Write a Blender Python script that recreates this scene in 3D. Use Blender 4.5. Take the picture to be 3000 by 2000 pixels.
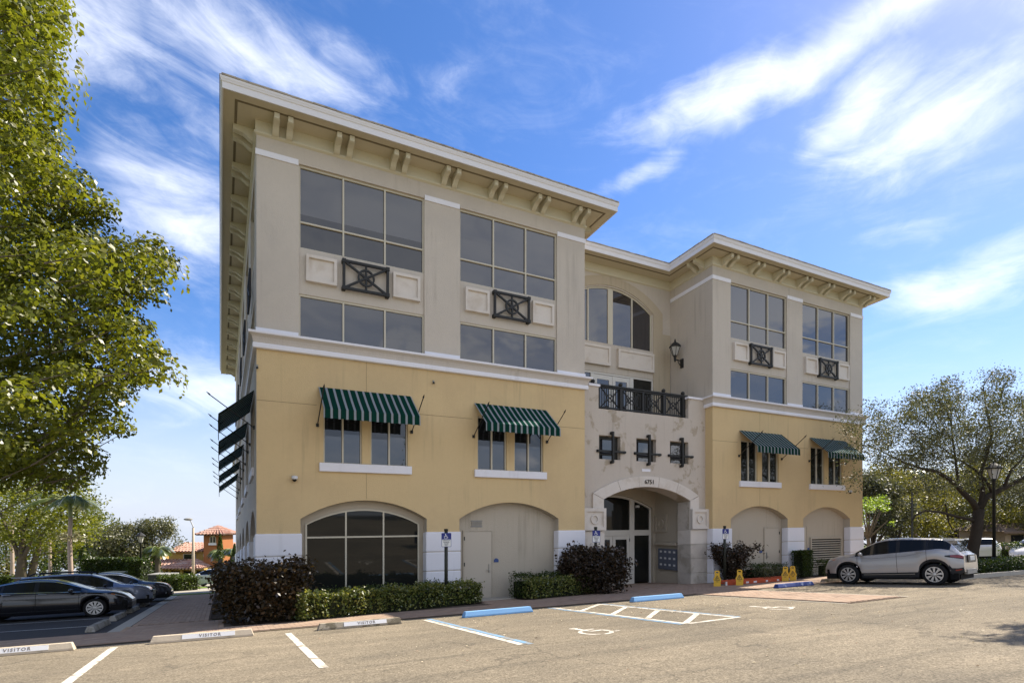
import bpy, bmesh, math, random
import numpy as np
from mathutils import Vector, Matrix

random.seed(7)
RNG = np.random.default_rng(7)
scene = bpy.context.scene
for o in list(bpy.data.objects):
    bpy.data.objects.remove(o)

# ------------------------------------------------------------------ camera
# world frame: X along the front of the building, Y into it, Z up.  Ground
# and building courses are sheared down along Y to follow the image skew (SL metres per metre of Y).
SL = 0.0786
ZC = 1.45
FPX = 1645.0
YAW = math.atan(855 / FPX)
CY, SY = math.cos(YAW), math.sin(YAW)
cam_d = bpy.data.cameras.new("camera")
cam_d.sensor_width = 36.0
cam_d.lens = FPX / 3000 * 36
cam_d.shift_y = (1517 - 1000) / 3000
cam_d.clip_start = 0.1
cam_d.clip_end = 3000
cam = bpy.data.objects.new("camera", cam_d)
cam.location = (0, 0, ZC)
cam.rotation_euler = (math.pi / 2, 0, -YAW)
scene.collection.objects.link(cam)
scene.camera = cam

# ------------------------------------------------------------------ light
SUN_DIR = Vector((0.99, 0.235, 1.0)).normalized()      # towards the sun
SUN_EL = math.asin(SUN_DIR.z)
SUN_AZ = math.atan2(SUN_DIR.x, SUN_DIR.y)
sun_d = bpy.data.lights.new("sun", "SUN")
sun_d.energy = 4.2
sun_d.angle = math.radians(0.5)
sun_d.color = (1.0, 0.91, 0.78)
sun = bpy.data.objects.new("sun", sun_d)
sun.rotation_euler = (-SUN_DIR).to_track_quat('-Z', 'Y').to_euler()
sun.location = (40, 10, 60)
scene.collection.objects.link(sun)

scene.view_settings.view_transform = 'Standard'
scene.view_settings.look = 'None'
scene.view_settings.exposure = 1.32
scene.view_settings.gamma = 1.0
scene.view_settings.use_curve_mapping = False
SKY_STRENGTH = 0.09

world = bpy.data.worlds.new("World")
scene.world = world
world.use_nodes = True


class NT:
    """small helper round a node tree"""
    def __init__(s, tree):
        s.t = tree
        s.n = tree.nodes
        s.l = tree.links

    def put(s, sock, v):
        if v is None:
            return
        if hasattr(v, 'links'):
            s.l.new(v, sock)
        else:
            if isinstance(v, tuple) and len(v) == 3 and sock.type == 'RGBA':
                v = (*v, 1)
            if isinstance(v, tuple) and len(v) == 4 and sock.type == 'VECTOR':
                v = v[:3]
            sock.default_value = v

    def node(s, typ, ins=None, **kw):
        n = s.n.new(typ)
        for k, v in kw.items():
            setattr(n, k, v)
        for k, v in (ins or {}).items():
            s.put(n.inputs[k], v)
        return n

    def m(s, op, a, b=None, c=None):
        n = s.n.new('ShaderNodeMath')
        n.operation = op
        for i, v in enumerate((a, b, c)):
            s.put(n.inputs[i], v)
        return n.outputs[0]

    def noise(s, vec, scale, detail=4, rough=.55, dist=0.0):
        n = s.node('ShaderNodeTexNoise', {'Vector': vec, 'Scale': scale, 'Detail': detail,
                                          'Roughness': rough, 'Distortion': dist})
        return n.outputs[0]

    def mapping(s, vec, scale=(1, 1, 1), rot=(0, 0, 0), loc=(0, 0, 0)):
        return s.node('ShaderNodeMapping', {'Vector': vec, 'Scale': scale, 'Rotation': rot, 'Location': loc}).outputs[0]

    def ramp(s, fac, stops):
        n = s.n.new('ShaderNodeValToRGB')
        s.put(n.inputs[0], fac)
        e = n.color_ramp.elements
        while len(e) < len(stops):
            e.new(0.5)
        for i, (p, c) in enumerate(stops):
            e[i].position = p
            e[i].color = (*c, 1) if len(c) == 3 else c
        return n.outputs[0]

    def smooth(s, v, lo, hi):
        n = s.node('ShaderNodeMapRange', {'Value': v, 'From Min': lo, 'From Max': hi}, interpolation_type='SMOOTHSTEP')
        return n.outputs[0]

    def mix(s, fac, a, b, mode='MIX'):
        n = s.n.new('ShaderNodeMix')
        n.data_type = 'RGBA'
        n.blend_type = mode
        s.put(n.inputs[0], fac)
        s.put(n.inputs[6], a)
        s.put(n.inputs[7], b)
        return n.outputs[2]


def build_world():
    T = NT(world.node_tree)
    T.n.clear()
    sky = T.node('ShaderNodeTexSky', sky_type='NISHITA', sun_disc=False, sun_elevation=SUN_EL,
                 sun_rotation=SUN_AZ, altitude=0, air_density=1.0, dust_density=0.25, ozone_density=3.0)
    hs = T.node('ShaderNodeHueSaturation', {'Saturation': 1.25, 'Value': 0.80, 'Color': sky.outputs[0]})
    d = T.node('ShaderNodeTexCoord').outputs['Generated']
    sp = T.node('ShaderNodeSeparateXYZ', {0: d})
    az = T.m('MULTIPLY', T.m('ARCTAN2', sp.outputs[0], sp.outputs[1]), 180 / math.pi)
    el = T.m('MULTIPLY', T.m('ARCSINE', sp.outputs[2]), 180 / math.pi)
    warp = T.noise(d, 3.0, 4, .6)
    warp2 = T.noise(T.mapping(d, loc=(5.2, 1.3, 7.7)), 3.0, 4, .6)
    azw = T.m('ADD', az, T.m('MULTIPLY', T.m('SUBTRACT', warp, .5), 16.0))
    elw = T.m('ADD', el, T.m('MULTIPLY', T.m('SUBTRACT', warp2, .5), 9.0))
    # drifts of cirrus: azimuth, elevation, half width, half height, tilt, strength
    drifts = [(4, 36, 15, 3.2, 5, .7), (12, 38.5, 6, 2.0, 0, .55), (-9, 34, 8, 4.5, 0, .75),
              (-3, 25, 5.5, 5.0, 20, .8), (2, 31, 8, 1.6, -10, .55), (-2, 12, 8, 3.5, 0, .7),
              (49, 35.5, 13, 2.0, 10, 1.0), (40, 31, 8, 1.3, 22, .6), (60, 37.5, 9, 2.0, 4, .8),
              (57, 31.5, 4.5, 2.8, 15, .85), (63, 29.5, 9, 3.2, 4, .85), (66, 18.5, 7, 2.4, 6, .85),
              (64, 23.5, 9, 2.0, 2, .55), (70, 35, 7, 3, 0, .55),
              (-60, 30, 25, 7, 0, .9), (112, 22, 26, 11, 8, 1.05), (165, 28, 60, 20, 0, 1.15), (-120, 35, 40, 16, 0, 1.0),  # out-of-view cloud banks, widened to raise fill light on the shaded front
              (150, 58, 60, 12, 0, .9), (-30, 62, 40, 7, 0, .6), (210, 14, 60, 5, 0, .9)]
    tot = None
    for a0, e0, wa, we, tilt, st in drifts:
        ct, sn = math.cos(math.radians(tilt)), math.sin(math.radians(tilt))
        da = T.m('SUBTRACT', T.m('MODULO', T.m('ADD', T.m('SUBTRACT', azw, a0), 540.0), 360.0), 180.0)
        de = T.m('SUBTRACT', elw, e0)
        u = T.m('DIVIDE', T.m('ADD', T.m('MULTIPLY', da, ct), T.m('MULTIPLY', de, sn)), wa)
        v = T.m('DIVIDE', T.m('SUBTRACT', T.m('MULTIPLY', de, ct), T.m('MULTIPLY', da, sn)), we)
        r2 = T.m('ADD', T.m('MULTIPLY', u, u), T.m('MULTIPLY', v, v))
        g = T.m('MULTIPLY', T.m('EXPONENT', T.m('MULTIPLY', r2, -.8)), st)
        tot = g if tot is None else T.m('MAXIMUM', tot, g)
    tilted = T.mapping(d, rot=(math.radians(4), math.radians(-9), 0))
    streak = T.noise(T.mapping(tilted, scale=(2.0, 2.0, 6.5)), 2.6, 8, .62, 1.1)
    fine = T.noise(T.mapping(tilted, scale=(3, 3, 7.0)), 6.0, 7, .65, .8)
    tex = T.m('ADD', T.m('MULTIPLY', streak, .7), T.m('MULTIPLY', fine, .3))
    # mask times texture, soft edged
    dens = T.m('ADD', T.m('MULTIPLY', tot, .62), T.m('MULTIPLY', T.m('SUBTRACT', tex, .5), .95))
    cl = T.m('MULTIPLY', T.smooth(dens, .10, .80), .90)
    # heaped fair weather clouds low in the sky behind the viewer
    away = T.m('COSINE', T.m('MULTIPLY', T.m('SUBTRACT', az, 160.0), math.pi / 180))
    band = T.m('MULTIPLY', T.smooth(el, 1.0, 6.0), T.smooth(el, 34.0, 16.0))
    cum = T.noise(T.mapping(d, scale=(1, 1, 1.6)), 4.6, 9, .58, .3)
    cum = T.m('MULTIPLY', T.smooth(cum, .47, .56), T.m('MULTIPLY', band, T.smooth(away, -.1, .5)))
    cl = T.m('MAXIMUM', cl, T.m('MULTIPLY', cum, .95))
    veil = T.m('MULTIPLY', T.smooth(tex, .45, .8), .14)
    cl = T.m('MAXIMUM', cl, veil)
    haze = T.m('MULTIPLY', T.smooth(el, 17.0, 0.0), .85)
    tint = T.mix(1.0, hs.outputs[0], (1.04, .915, 1.03, 1), 'MULTIPLY')
    base = T.mix(haze, tint, (3.3, 3.8, 4.65, 1))
    col = T.mix(cl, base, (6.2, 6.4, 6.95, 1))
    bg = T.node('ShaderNodeBackground', {'Color': col, 'Strength': SKY_STRENGTH})
    out = T.node('ShaderNodeOutputWorld', {'Surface': bg.outputs[0]})


build_world()

# ------------------------------------------------------------------ helpers
MATS = {}


def mat(name, col, rough=.8, spec=.3, var=.08, vscale=2.0, bump=0.0, bscale=40.0, metal=0.0,
        coat=0.0, col2=None, c2scale=1.5, c2lo=.45, c2hi=.65, stretch=(1, 1, 1), ior=1.45, streak=0.0):
    if name in MATS:
        return MATS[name]
    m = bpy.data.materials.new(name)
    m.use_nodes = True
    T = NT(m.node_tree)
    b = T.n['Principled BSDF']
    tc = T.node('ShaderNodeTexCoord').outputs['Object']
    vec = T.mapping(tc, scale=stretch)
    base = (*col, 1)
    if col2 is not None:
        f = T.smooth(T.noise(vec, c2scale, 6, .62, .4), c2lo, c2hi)
        base = T.mix(f, base, (*col2, 1))
    if var > 0:
        n = T.noise(vec, vscale, 6, .6)
        fine = T.noise(tc, vscale * 14, 3, .6)
        k = T.m('ADD', T.m('MULTIPLY', T.m('SUBTRACT', n, .5), var * 2.4), T.m('MULTIPLY', T.m('SUBTRACT', fine, .5), var * 1.6))
        k = T.m('ADD', k, 1.0)
        sc = T.node('ShaderNodeVectorMath', operation='SCALE')
        T.put(sc.inputs[0], base)
        T.put(sc.inputs['Scale'], k)
        base = sc.outputs[0]
    if streak > 0:
        sn = T.noise(T.mapping(tc, scale=(5, 5, .22)), 1.0, 5, .65)
        sm = T.noise(tc, .5, 2, .5)
        f = T.m('MULTIPLY', T.m('MULTIPLY', T.smooth(sn, .5, .75), T.smooth(sm, .42, .66)), streak)
        base = T.mix(f, base, (.17, .14, .10, 1))
    T.put(b.inputs['Base Color'], base)
    b.inputs['Roughness'].default_value = rough
    b.inputs['Specular IOR Level'].default_value = spec
    b.inputs['Metallic'].default_value = metal
    b.inputs['Coat Weight'].default_value = coat
    b.inputs['Coat Roughness'].default_value = .05
    b.inputs['IOR'].default_value = ior
    if bump > 0:
        h = T.noise(tc, bscale, 4, .65)
        bn = T.node('ShaderNodeBump', {'Strength': bump, 'Distance': .02, 'Height': h})
        T.put(b.inputs['Normal'], bn.outputs[0])
    MATS[name] = m
    return m


def leafmat(name, c1, c2, c3, trans=.35, gloss=.12, rough=.45):
    if name in MATS:
        return MATS[name]
    m = bpy.data.materials.new(name)
    m.use_nodes = True
    T = NT(m.node_tree)
    T.n.clear()
    r = T.node('ShaderNodeNewGeometry').outputs['Random Per Island']
    col = T.ramp(r, [(0.0, c1), (.55, c2), (1.0, c3)])
    d = T.node('ShaderNodeBsdfDiffuse', {'Color': col})
    tcol = T.mix(.5, col, (1.0, .95, .25), 'MULTIPLY')
    tr = T.node('ShaderNodeBsdfTranslucent', {'Color': T.mix(1.0, tcol, (1.7, 1.7, 1.2), 'MULTIPLY')})
    mx = T.node('ShaderNodeMixShader', {0: trans, 1: d.outputs[0], 2: tr.outputs[0]})
    gl = T.node('ShaderNodeBsdfGlossy', {'Color': (.9, .9, .9), 'Roughness': rough})
    fr = T.node('ShaderNodeFresnel', {'IOR': 1.4})
    g2 = T.m('ADD', T.m('MULTIPLY', fr.outputs[0], gloss), gloss * .08)
    mx2 = T.node('ShaderNodeMixShader', {0: g2, 1: mx.outputs[0], 2: gl.outputs[0]})
    T.node('ShaderNodeOutputMaterial', {'Surface': mx2.outputs[0]})
    MATS[name] = m
    return m


def glassmat(name, col, rough=.03, spec=.5, ior=1.6):
    return mat(name, col, rough, spec, var=0, ior=ior)


def gz(y):
    """ground height"""
    y = max(-22.0, min(1500.0, y))
    return -SL * y


def link(o):
    scene.collection.objects.link(o)
    return o


def tag(o, label=None, cat=None, group=None, kind=None):
    if label:
        o['label'] = label
    if cat:
        o['category'] = cat
    if group:
        o['group'] = group
    if kind:
        o['kind'] = kind
    return o


def empty(name, loc=(0, 0, 0), label=None, cat=None, group=None, mtx=None):
    o = bpy.data.objects.new(name, None)
    o.empty_display_size = .2
    if mtx is not None:
        o.matrix_world = mtx
    else:
        o.location = loc
    link(o)
    return tag(o, label, cat, group)


class MB:
    def __init__(s):
        s.v = []
        s.f = []

    def add(s, vs, fs):
        n = len(s.v)
        s.v += [tuple(p) for p in vs]
        s.f += [tuple(i + n for i in f) for f in fs]
        return s

    def box(s, x0, x1, y0, y1, z0, z1):
        s.add([(x0, y0, z0), (x1, y0, z0), (x1, y1, z0), (x0, y1, z0), (x0, y0, z1), (x1, y0, z1), (x1, y1, z1), (x0, y1, z1)],
              [(0, 3, 2, 1), (4, 5, 6, 7), (0, 1, 5, 4), (1, 2, 6, 5), (2, 3, 7, 6), (3, 0, 4, 7)])
        return s

    def bar(s, p, q, w, h=None, up=(0, 0, 1)):
        """box beam from p to q, w wide and h high"""
        h = w if h is None else h
        p, q = Vector(p), Vector(q)
        d = (q - p).normalized()
        a = d.cross(Vector(up))
        if a.length < 1e-4:
            a = d.cross(Vector((0, 1, 0)))
        a.normalize()
        b = a.cross(d).normalized()
        vs = []
        for c in (p, q):
            for i, j in ((-1, -1), (1, -1), (1, 1), (-1, 1)):
                vs.append(c + a * (w / 2 * i) + b * (h / 2 * j))
        s.add(vs, [(3, 2, 1, 0), (4, 5, 6, 7), (0, 1, 5, 4), (1, 2, 6, 5), (2, 3, 7, 6), (3, 0, 4, 7)])
        return s

    def tube(s, pts, r, n=6, cap=True):
        pts = [Vector(p) for p in pts]
        rs = r if isinstance(r, (list, tuple)) else [r] * len(pts)
        base = len(s.v)
        ref = Vector((.13, .21, .97))
        for i, p in enumerate(pts):
            d = (pts[min(i + 1, len(pts) - 1)] - pts[max(i - 1, 0)])
            d = d.normalized() if d.length > 1e-6 else Vector((0, 0, 1))
            a = d.cross(ref)
            if a.length < .1:
                a = d.cross(Vector((1, 0, 0)))
            a.normalize()
            b = d.cross(a)
            for k in range(n):
                t = 2 * math.pi * k / n
                s.v.append(tuple(p + (a * math.cos(t) + b * math.sin(t)) * rs[i]))
        for i in range(len(pts) - 1):
            for k in range(n):
                k2 = (k + 1) % n
                s.f.append((base + i * n + k, base + i * n + k2, base + (i + 1) * n + k2, base + (i + 1) * n + k))
        if cap:
            s.f.append(tuple(base + k for k in range(n))[::-1])
            s.f.append(tuple(base + (len(pts) - 1) * n + k for k in range(n)))
        return s

    def lathe(s, prof, c=(0, 0, 0), n=12, axis='z'):
        base = len(s.v)
        for r, z in prof:
            for k in range(n):
                t = 2 * math.pi * k / n
                if axis == 'z':
                    s.v.append((c[0] + r * math.cos(t), c[1] + r * math.sin(t), c[2] + z))
                else:
                    s.v.append((c[0] + r * math.cos(t), c[1] + z, c[2] + r * math.sin(t)))
        for i in range(len(prof) - 1):
            for k in range(n):
                k2 = (k + 1) % n
                s.f.append((base + i * n + k, base + i * n + k2, base + (i + 1) * n + k2, base + (i + 1) * n + k))
        s.f.append(tuple(base + k for k in range(n))[::-1])
        s.f.append(tuple(base + (len(prof) - 1) * n + k for k in range(n)))
        return s

    def sphere(s, c, r, n=10, m=6, sc=(1, 1, 1)):
        prof = [(max(.001, r * math.sin(math.pi * i / m)), -r * math.cos(math.pi * i / m)) for i in range(m + 1)]
        k = len(s.v)
        s.lathe(prof, (0, 0, 0), n)
        for i in range(k, len(s.v)):
            x, y, z = s.v[i]
            s.v[i] = (c[0] + x * sc[0], c[1] + y * sc[1], c[2] + z * sc[2])
        return s

    def prism(s, poly, y0, y1):
        """poly of (x,z) pushed from y0 to y1"""
        n = len(poly)
        s.add([(x, y0, z) for x, z in poly] + [(x, y1, z) for x, z in poly],
              [tuple(range(n)), tuple(range(n, 2 * n))[::-1]] + [(i, i + n, (i + 1) % n + n, (i + 1) % n) for i in range(n)])
        return s

    def prismx(s, poly, x0, x1):
        """poly of (y,z) pushed from x0 to x1"""
        n = len(poly)
        s.add([(x0, y, z) for y, z in poly] + [(x1, y, z) for y, z in poly],
              [tuple(range(n))[::-1], tuple(range(n, 2 * n))] + [(i, (i + 1) % n, (i + 1) % n + n, i + n) for i in range(n)])
        return s

    def ring(s, c, r, w, d, n=20):
        """flat square-section ring facing -y"""
        x, y, z = c
        vs, fs = [], []
        for k in range(n):
            t = 2 * math.pi * k / n
            for rr, yy in ((r - w / 2, y), (r + w / 2, y), (r + w / 2, y + d), (r - w / 2, y + d)):
                vs.append((x + rr * math.cos(t), yy, z + rr * math.sin(t)))
        for k in range(n):
            a, b = k * 4, ((k + 1) % n) * 4
            for j in range(4):
                fs.append((a + j, b + j, b + (j + 1) % 4, a + (j + 1) % 4))
        return s.add(vs, fs)

    def mesh(s, name, mats, smooth=False, off=(0, 0, 0), shear=False):
        me = bpy.data.meshes.new(name)
        vs = s.v
        if shear:
            vs = [(x, y, z - SL * (y - FY)) for x, y, z in vs]
        if off != (0, 0, 0):
            vs = [(x - off[0], y - off[1], z - off[2]) for x, y, z in vs]
        me.from_pydata(vs, [], s.f)
        me.materials.append(mats)
        if smooth:
            for p in me.polygons:
                p.use_smooth = True
        me.update()
        return me

    def build(s, name, m, parent=None, smooth=False, off=(0, 0, 0), shear=False, bevel=0):
        o = bpy.data.objects.new(name, s.mesh(name, m, smooth, off, shear))
        if parent is not None:
            o.parent = parent
        link(o)
        if bevel:
            md = o.modifiers.new('bevel', 'BEVEL')
            md.width = bevel
            md.segments = 2
            md.limit_method = 'ANGLE'
        return o


def copy_tree(o, parent=None, kids=None):
    kids = KIDS() if kids is None else kids
    c = o.copy()
    link(c)
    c.parent = parent
    for ch in kids.get(o.name, []):
        copy_tree(ch, c, kids)
    return c


def KIDS():
    k = {}
    for o in bpy.data.objects:
        if o.parent:
            k.setdefault(o.parent.name, []).append(o)
    return k


def fill(outer, holes=()):
    """triangulated polygon with holes -> 2d verts, tris"""
    bm = bmesh.new()
    es = []
    for loop in [outer] + list(holes):
        vs = [bm.verts.new((a, b, 0)) for a, b in loop]
        for i in range(len(vs)):
            es.append(bm.edges.new((vs[i], vs[(i + 1) % len(vs)])))
    bmesh.ops.triangle_fill(bm, edges=es, use_beauty=True, use_dissolve=False, normal=(0, 0, 1))
    bm.verts.index_update()
    v = [(p.co.x, p.co.y) for p in bm.verts]
    f = [tuple(q.index for q in t.verts) for t in bm.faces]
    bm.free()
    return v, f


def ray(x, y):
    a, b = (x - 1500) / FPX, (y - 1517) / FPX
    return Vector((a * CY + SY, CY - a * SY, -b))


def atd(x, y, d):
    """point seen at photo pixel (x, y) at depth d"""
    return Vector((0, 0, ZC)) + ray(x, y) * d


def onY(x, y, Y):
    r = ray(x, y)
    t = Y / r.y
    return r.x * t, ZC + r.z * t + SL * (Y - FY)      # X and height in building courses


def gnd(x, y):
    r = ray(x, y)
    t = ZC / (-r.z - SL * r.y)
    return Vector((r.x * t, r.y * t, ZC + r.z * t))


FY = 17.8        # front plane of the building
# ------------------------------------------------------------------ materials
STUCCO = dict(rough=.92, spec=.15, bump=.5, bscale=26, streak=.34)
m_yellow = mat('yellow_stucco', (.635, .478, .255), var=.05, vscale=.6, col2=(.595, .443, .24), c2scale=.35, **STUCCO)
m_taupe = mat('taupe_stucco', (.55, .49, .405), var=.05, vscale=.7, col2=(.515, .46, .385), c2scale=.4, **STUCCO)
m_entry = mat('entry_stucco', (.54, .475, .395), var=.06, vscale=.7, col2=(.405, .34, .255), c2scale=1.0, c2lo=.54, c2hi=.61, **STUCCO)
m_beige = mat('beige_stucco', (.48, .42, .325), var=.04, vscale=.8, **STUCCO)
m_trimarch = mat('cream_stucco', (.47, .395, .28), var=.04, **STUCCO)
m_white = mat('white_paint', (.78, .77, .79), rough=.7, spec=.25, var=.025, vscale=1.2, bump=.08, streak=.15)
m_cove = mat('cove_stucco', (.56, .51, .45), var=.04, vscale=.9, **STUCCO)
m_cream = mat('cream_paint', (.62, .57, .42), rough=.75, spec=.2, var=.03, bump=.08)
m_soffit = mat('soffit_paint', (.58, .515, .375), rough=.8, spec=.2, var=.05, vscale=.6)
m_fascia = mat('fascia_paint', (.74, .72, .71), rough=.65, spec=.25, var=.03)
m_stone = mat('cast_stone', (.66, .60, .52), rough=.9, spec=.15, var=.07, vscale=2.2, bump=.25, bscale=50, col2=(.57, .50, .41), c2scale=1.2, c2lo=.5, c2hi=.7)
m_stonew = mat('weathered_stone', (.52, .47, .40), rough=.92, spec=.15, var=.12, vscale=1.6, bump=.3, bscale=40, col2=(.38, .335, .27), c2scale=1.4, c2lo=.45, c2hi=.62)
m_rooftile = mat('concrete_tile', (.42, .36, .27), rough=.9, var=.22, vscale=3, col2=(.25, .21, .16), c2scale=4)
m_frame = mat('almond_aluminium', (.56, .51, .39), rough=.45, spec=.4, var=.02)
m_framew = mat('white_aluminium', (.66, .63, .56), rough=.45, spec=.4, var=.02)
m_bronze = mat('dark_bronze', (.03, .03, .026), rough=.5, spec=.4, var=.05)
m_iron = mat('black_iron', (.022, .022, .02), rough=.55, spec=.4, var=.06, bump=.05)
m_glass = glassmat('tinted_glass', (.024, .023, .027), .015, .5, 1.95)
m_glass_blind = glassmat('tinted_glass_with_shade', (.066, .067, .071), .02, .5, 1.75)
m_glass_mid = glassmat('tinted_glass_with_half_shade', (.042, .041, .045), .02, .5, 1.85)
m_glass_night = glassmat('deep_tinted_glass', (.012, .012, .014), .015, .5, 1.7)
m_glass_dark = glassmat('dark_glass', (.014, .015, .013), .03, .5, 1.45)
m_door = mat('beige_door', (.50, .44, .345), rough=.6, spec=.3, var=.02)
m_steel = mat('brushed_steel', (.42, .41, .38), rough=.35, metal=.9, var=.04)
m_joint = mat('joint_sealant', (.30, .22, .12), rough=.9, var=.05)
m_plaque = mat('blue_plaque', (.05, .085, .22), rough=.4, var=.03)
m_grey = mat('grey_louvre', (.30, .29, .26), rough=.6, var=.04)
m_num = mat('bronze_numerals', (.045, .035, .025), rough=.5, var=.05)
m_inner_shade = mat('interior_shade', (.012, .012, .010), rough=.9, var=0)  # near-black colour standing for the shade inside unbuilt openings
m_plastic = mat('white_plastic', (.68, .67, .65), rough=.4, spec=.4, var=.02)
m_black = mat('black_plastic', (.015, .015, .016), rough=.35, spec=.4, var=0)

# ------------------------------------------------------------------ ground
m_grass = mat('ground_grass', (.075, .10, .03), rough=.95, spec=.1, var=.25, vscale=.8, col2=(.13, .13, .05), c2scale=.25, bump=.3, bscale=30)


def asphalt_mat():
    m = bpy.data.materials.new('weathered_asphalt')
    m.use_nodes = True
    T = NT(m.node_tree)
    b = T.n['Principled BSDF']
    tc = T.node('ShaderNodeTexCoord').outputs['Object']
    big = T.noise(tc, .13, 5, .6, .6)
    mid = T.noise(T.mapping(tc, scale=(.35, 1.5, 1), rot=(0, 0, .12)), 1.1, 7, .68, .7)
    c = T.ramp(T.m('ADD', T.m('MULTIPLY', big, .6), T.m('MULTIPLY', mid, .4)), [(.36, (.135, .117, .089)), (.50, (.20, .169, .122)), (.62, (.262, .219, .157))])
    # dark oily drips and pale scuffs
    st = T.smooth(T.noise(T.mapping(tc, loc=(9, 3, 0), scale=(1, 1.6, 1)), .9, 6, .7), .60, .74)
    c = T.mix(T.m('MULTIPLY', st, .7), c, (.085, .076, .062, 1))
    sc = T.smooth(T.noise(T.mapping(tc, loc=(3, 8, 0), scale=(.5, 3.5, 1), rot=(0, 0, .1)), 1.7, 7, .75), .63, .72)
    c = T.mix(T.m('MULTIPLY', sc, .75), c, (.36, .32, .25, 1))
    # dark wheel tracks swept along the lane
    ty = T.noise(T.mapping(tc, loc=(0, 4, 0), scale=(.05, 1.1, 1), rot=(0, 0, -.05)), 1.6, 3, .5, .4)
    c = T.mix(T.m('MULTIPLY', T.smooth(ty, .54, .68), .38), c, (.10, .088, .068, 1))
    # aggregate
    v = T.node('ShaderNodeTexVoronoi', {'Vector': tc, 'Scale': 55.0})
    g = T.m('ADD', T.m('MULTIPLY', T.node('ShaderNodeSeparateColor', {0: v.outputs['Color']}).outputs[0], .75), .62)
    g2 = T.m('ADD', T.m('MULTIPLY', T.noise(tc, 16, 5, .75), .9), .55)
    k = T.node('ShaderNodeVectorMath', operation='SCALE')
    T.put(k.inputs[0], c)
    T.put(k.inputs['Scale'], T.m('MULTIPLY', g, g2))
    c = k.outputs[0]
    # fine cracks
    vc = T.node('ShaderNodeTexVoronoi', {'Vector': T.node('ShaderNodeVectorMath', {0: tc, 1: T.node('ShaderNodeTexNoise', {'Vector': tc, 'Scale': 1.3, 'Detail': 5.0}).outputs['Color']}, operation='ADD').outputs[0], 'Scale': .33}, feature='DISTANCE_TO_EDGE')
    cr = T.m('MULTIPLY', T.m('SUBTRACT', 1.0, T.smooth(vc.outputs[0], .003, .011)), T.smooth(T.noise(tc, .35, 3, .6), .44, .54))
    c = T.mix(T.m('MULTIPLY', cr, .4), c, (.06, .053, .044, 1))
    T.put(b.inputs['Base Color'], c)
    b.inputs['Roughness'].default_value = .95
    b.inputs['Specular IOR Level'].default_value = .12
    bn = T.node('ShaderNodeBump', {'Strength': .6, 'Distance': .012, 'Height': T.m('ADD', g2, T.m('MULTIPLY', g, .6))})
    T.put(b.inputs['Normal'], bn.outputs[0])
    return m


m_asphalt = asphalt_mat()
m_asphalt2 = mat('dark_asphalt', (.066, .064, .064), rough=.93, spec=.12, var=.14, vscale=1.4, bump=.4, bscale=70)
m_concrete = mat('pale_concrete', (.40, .37, .31), rough=.9, spec=.15, var=.07, vscale=1.5, bump=.15)
m_drive = mat('drive_concrete', (.36, .33, .27), rough=.9, spec=.15, var=.06, vscale=.8, bump=.15)
m_mulch = mat('planting_soil', (.055, .04, .028), rough=1, spec=.05, var=.3, vscale=5, bump=.6, bscale=40)
m_sand = mat('joint_sand', (.13, .10, .075), rough=1, spec=.05, var=.15, vscale=6)
m_paver = None


def paver_mat():
    m = bpy.data.materials.new('clay_paver')
    m.use_nodes = True
    T = NT(m.node_tree)
    b = T.n['Principled BSDF']
    tc = T.node('ShaderNodeTexCoord').outputs['Object']
    rnd = T.node('ShaderNodeNewGeometry').outputs['Random Per Island']
    oi = T.node('ShaderNodeObjectInfo').outputs['Random']
    r = T.m('FRACT', T.m('ADD', rnd, T.m('MULTIPLY', oi, 7.3)))
    c = T.ramp(r, [(0, (.36, .245, .175)), (.35, (.42, .30, .215)), (.7, (.33, .24, .18)), (1, (.46, .34, .25))])
    n = T.noise(tc, 9, 5, .6)
    c = T.mix(T.m('MULTIPLY', n, .45), c, (.24, .19, .15, 1))
    T.put(b.inputs['Base Color'], c)
    b.inputs['Roughness'].default_value = .92
    b.inputs['Specular IOR Level'].default_value = .15
    bn = T.node('ShaderNodeBump', {'Strength': .3, 'Distance': .01, 'Height': T.noise(tc, 60, 4, .6)})
    T.put(b.inputs['Normal'], bn.outputs[0])
    return m


m_paver = paver_mat()


def ground_sheet():
    mb = MB()
    xs = [-1500, -400, -120, -60, -30, 0, 30, 60, 120, 400, 1500]
    ys = [-1500, -300, -60, -22, 0, 30, 60, 90, 120, 150, 300, 700, 1500]
    for y in ys:
        for x in xs:
            mb.v.append((x, y, gz(y) - .02))
    n = len(xs)
    for j in range(len(ys) - 1):
        for i in range(n - 1):
            mb.f.append((j * n + i, j * n + i + 1, (j + 1) * n + i + 1, (j + 1) * n + i))
    o = mb.build('ground', m_grass)
    tag(o, kind='structure')


def sheet(name, polys, m, dz, parent=None, kind='structure'):
    mb = MB()
    for poly in polys:
        mb.add([(x, y, gz(y) + dz) for x, y in poly], [tuple(range(len(poly)))])
    o = mb.build(name, m, parent)
    if kind:
        tag(o, kind=kind)
    return o


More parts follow.
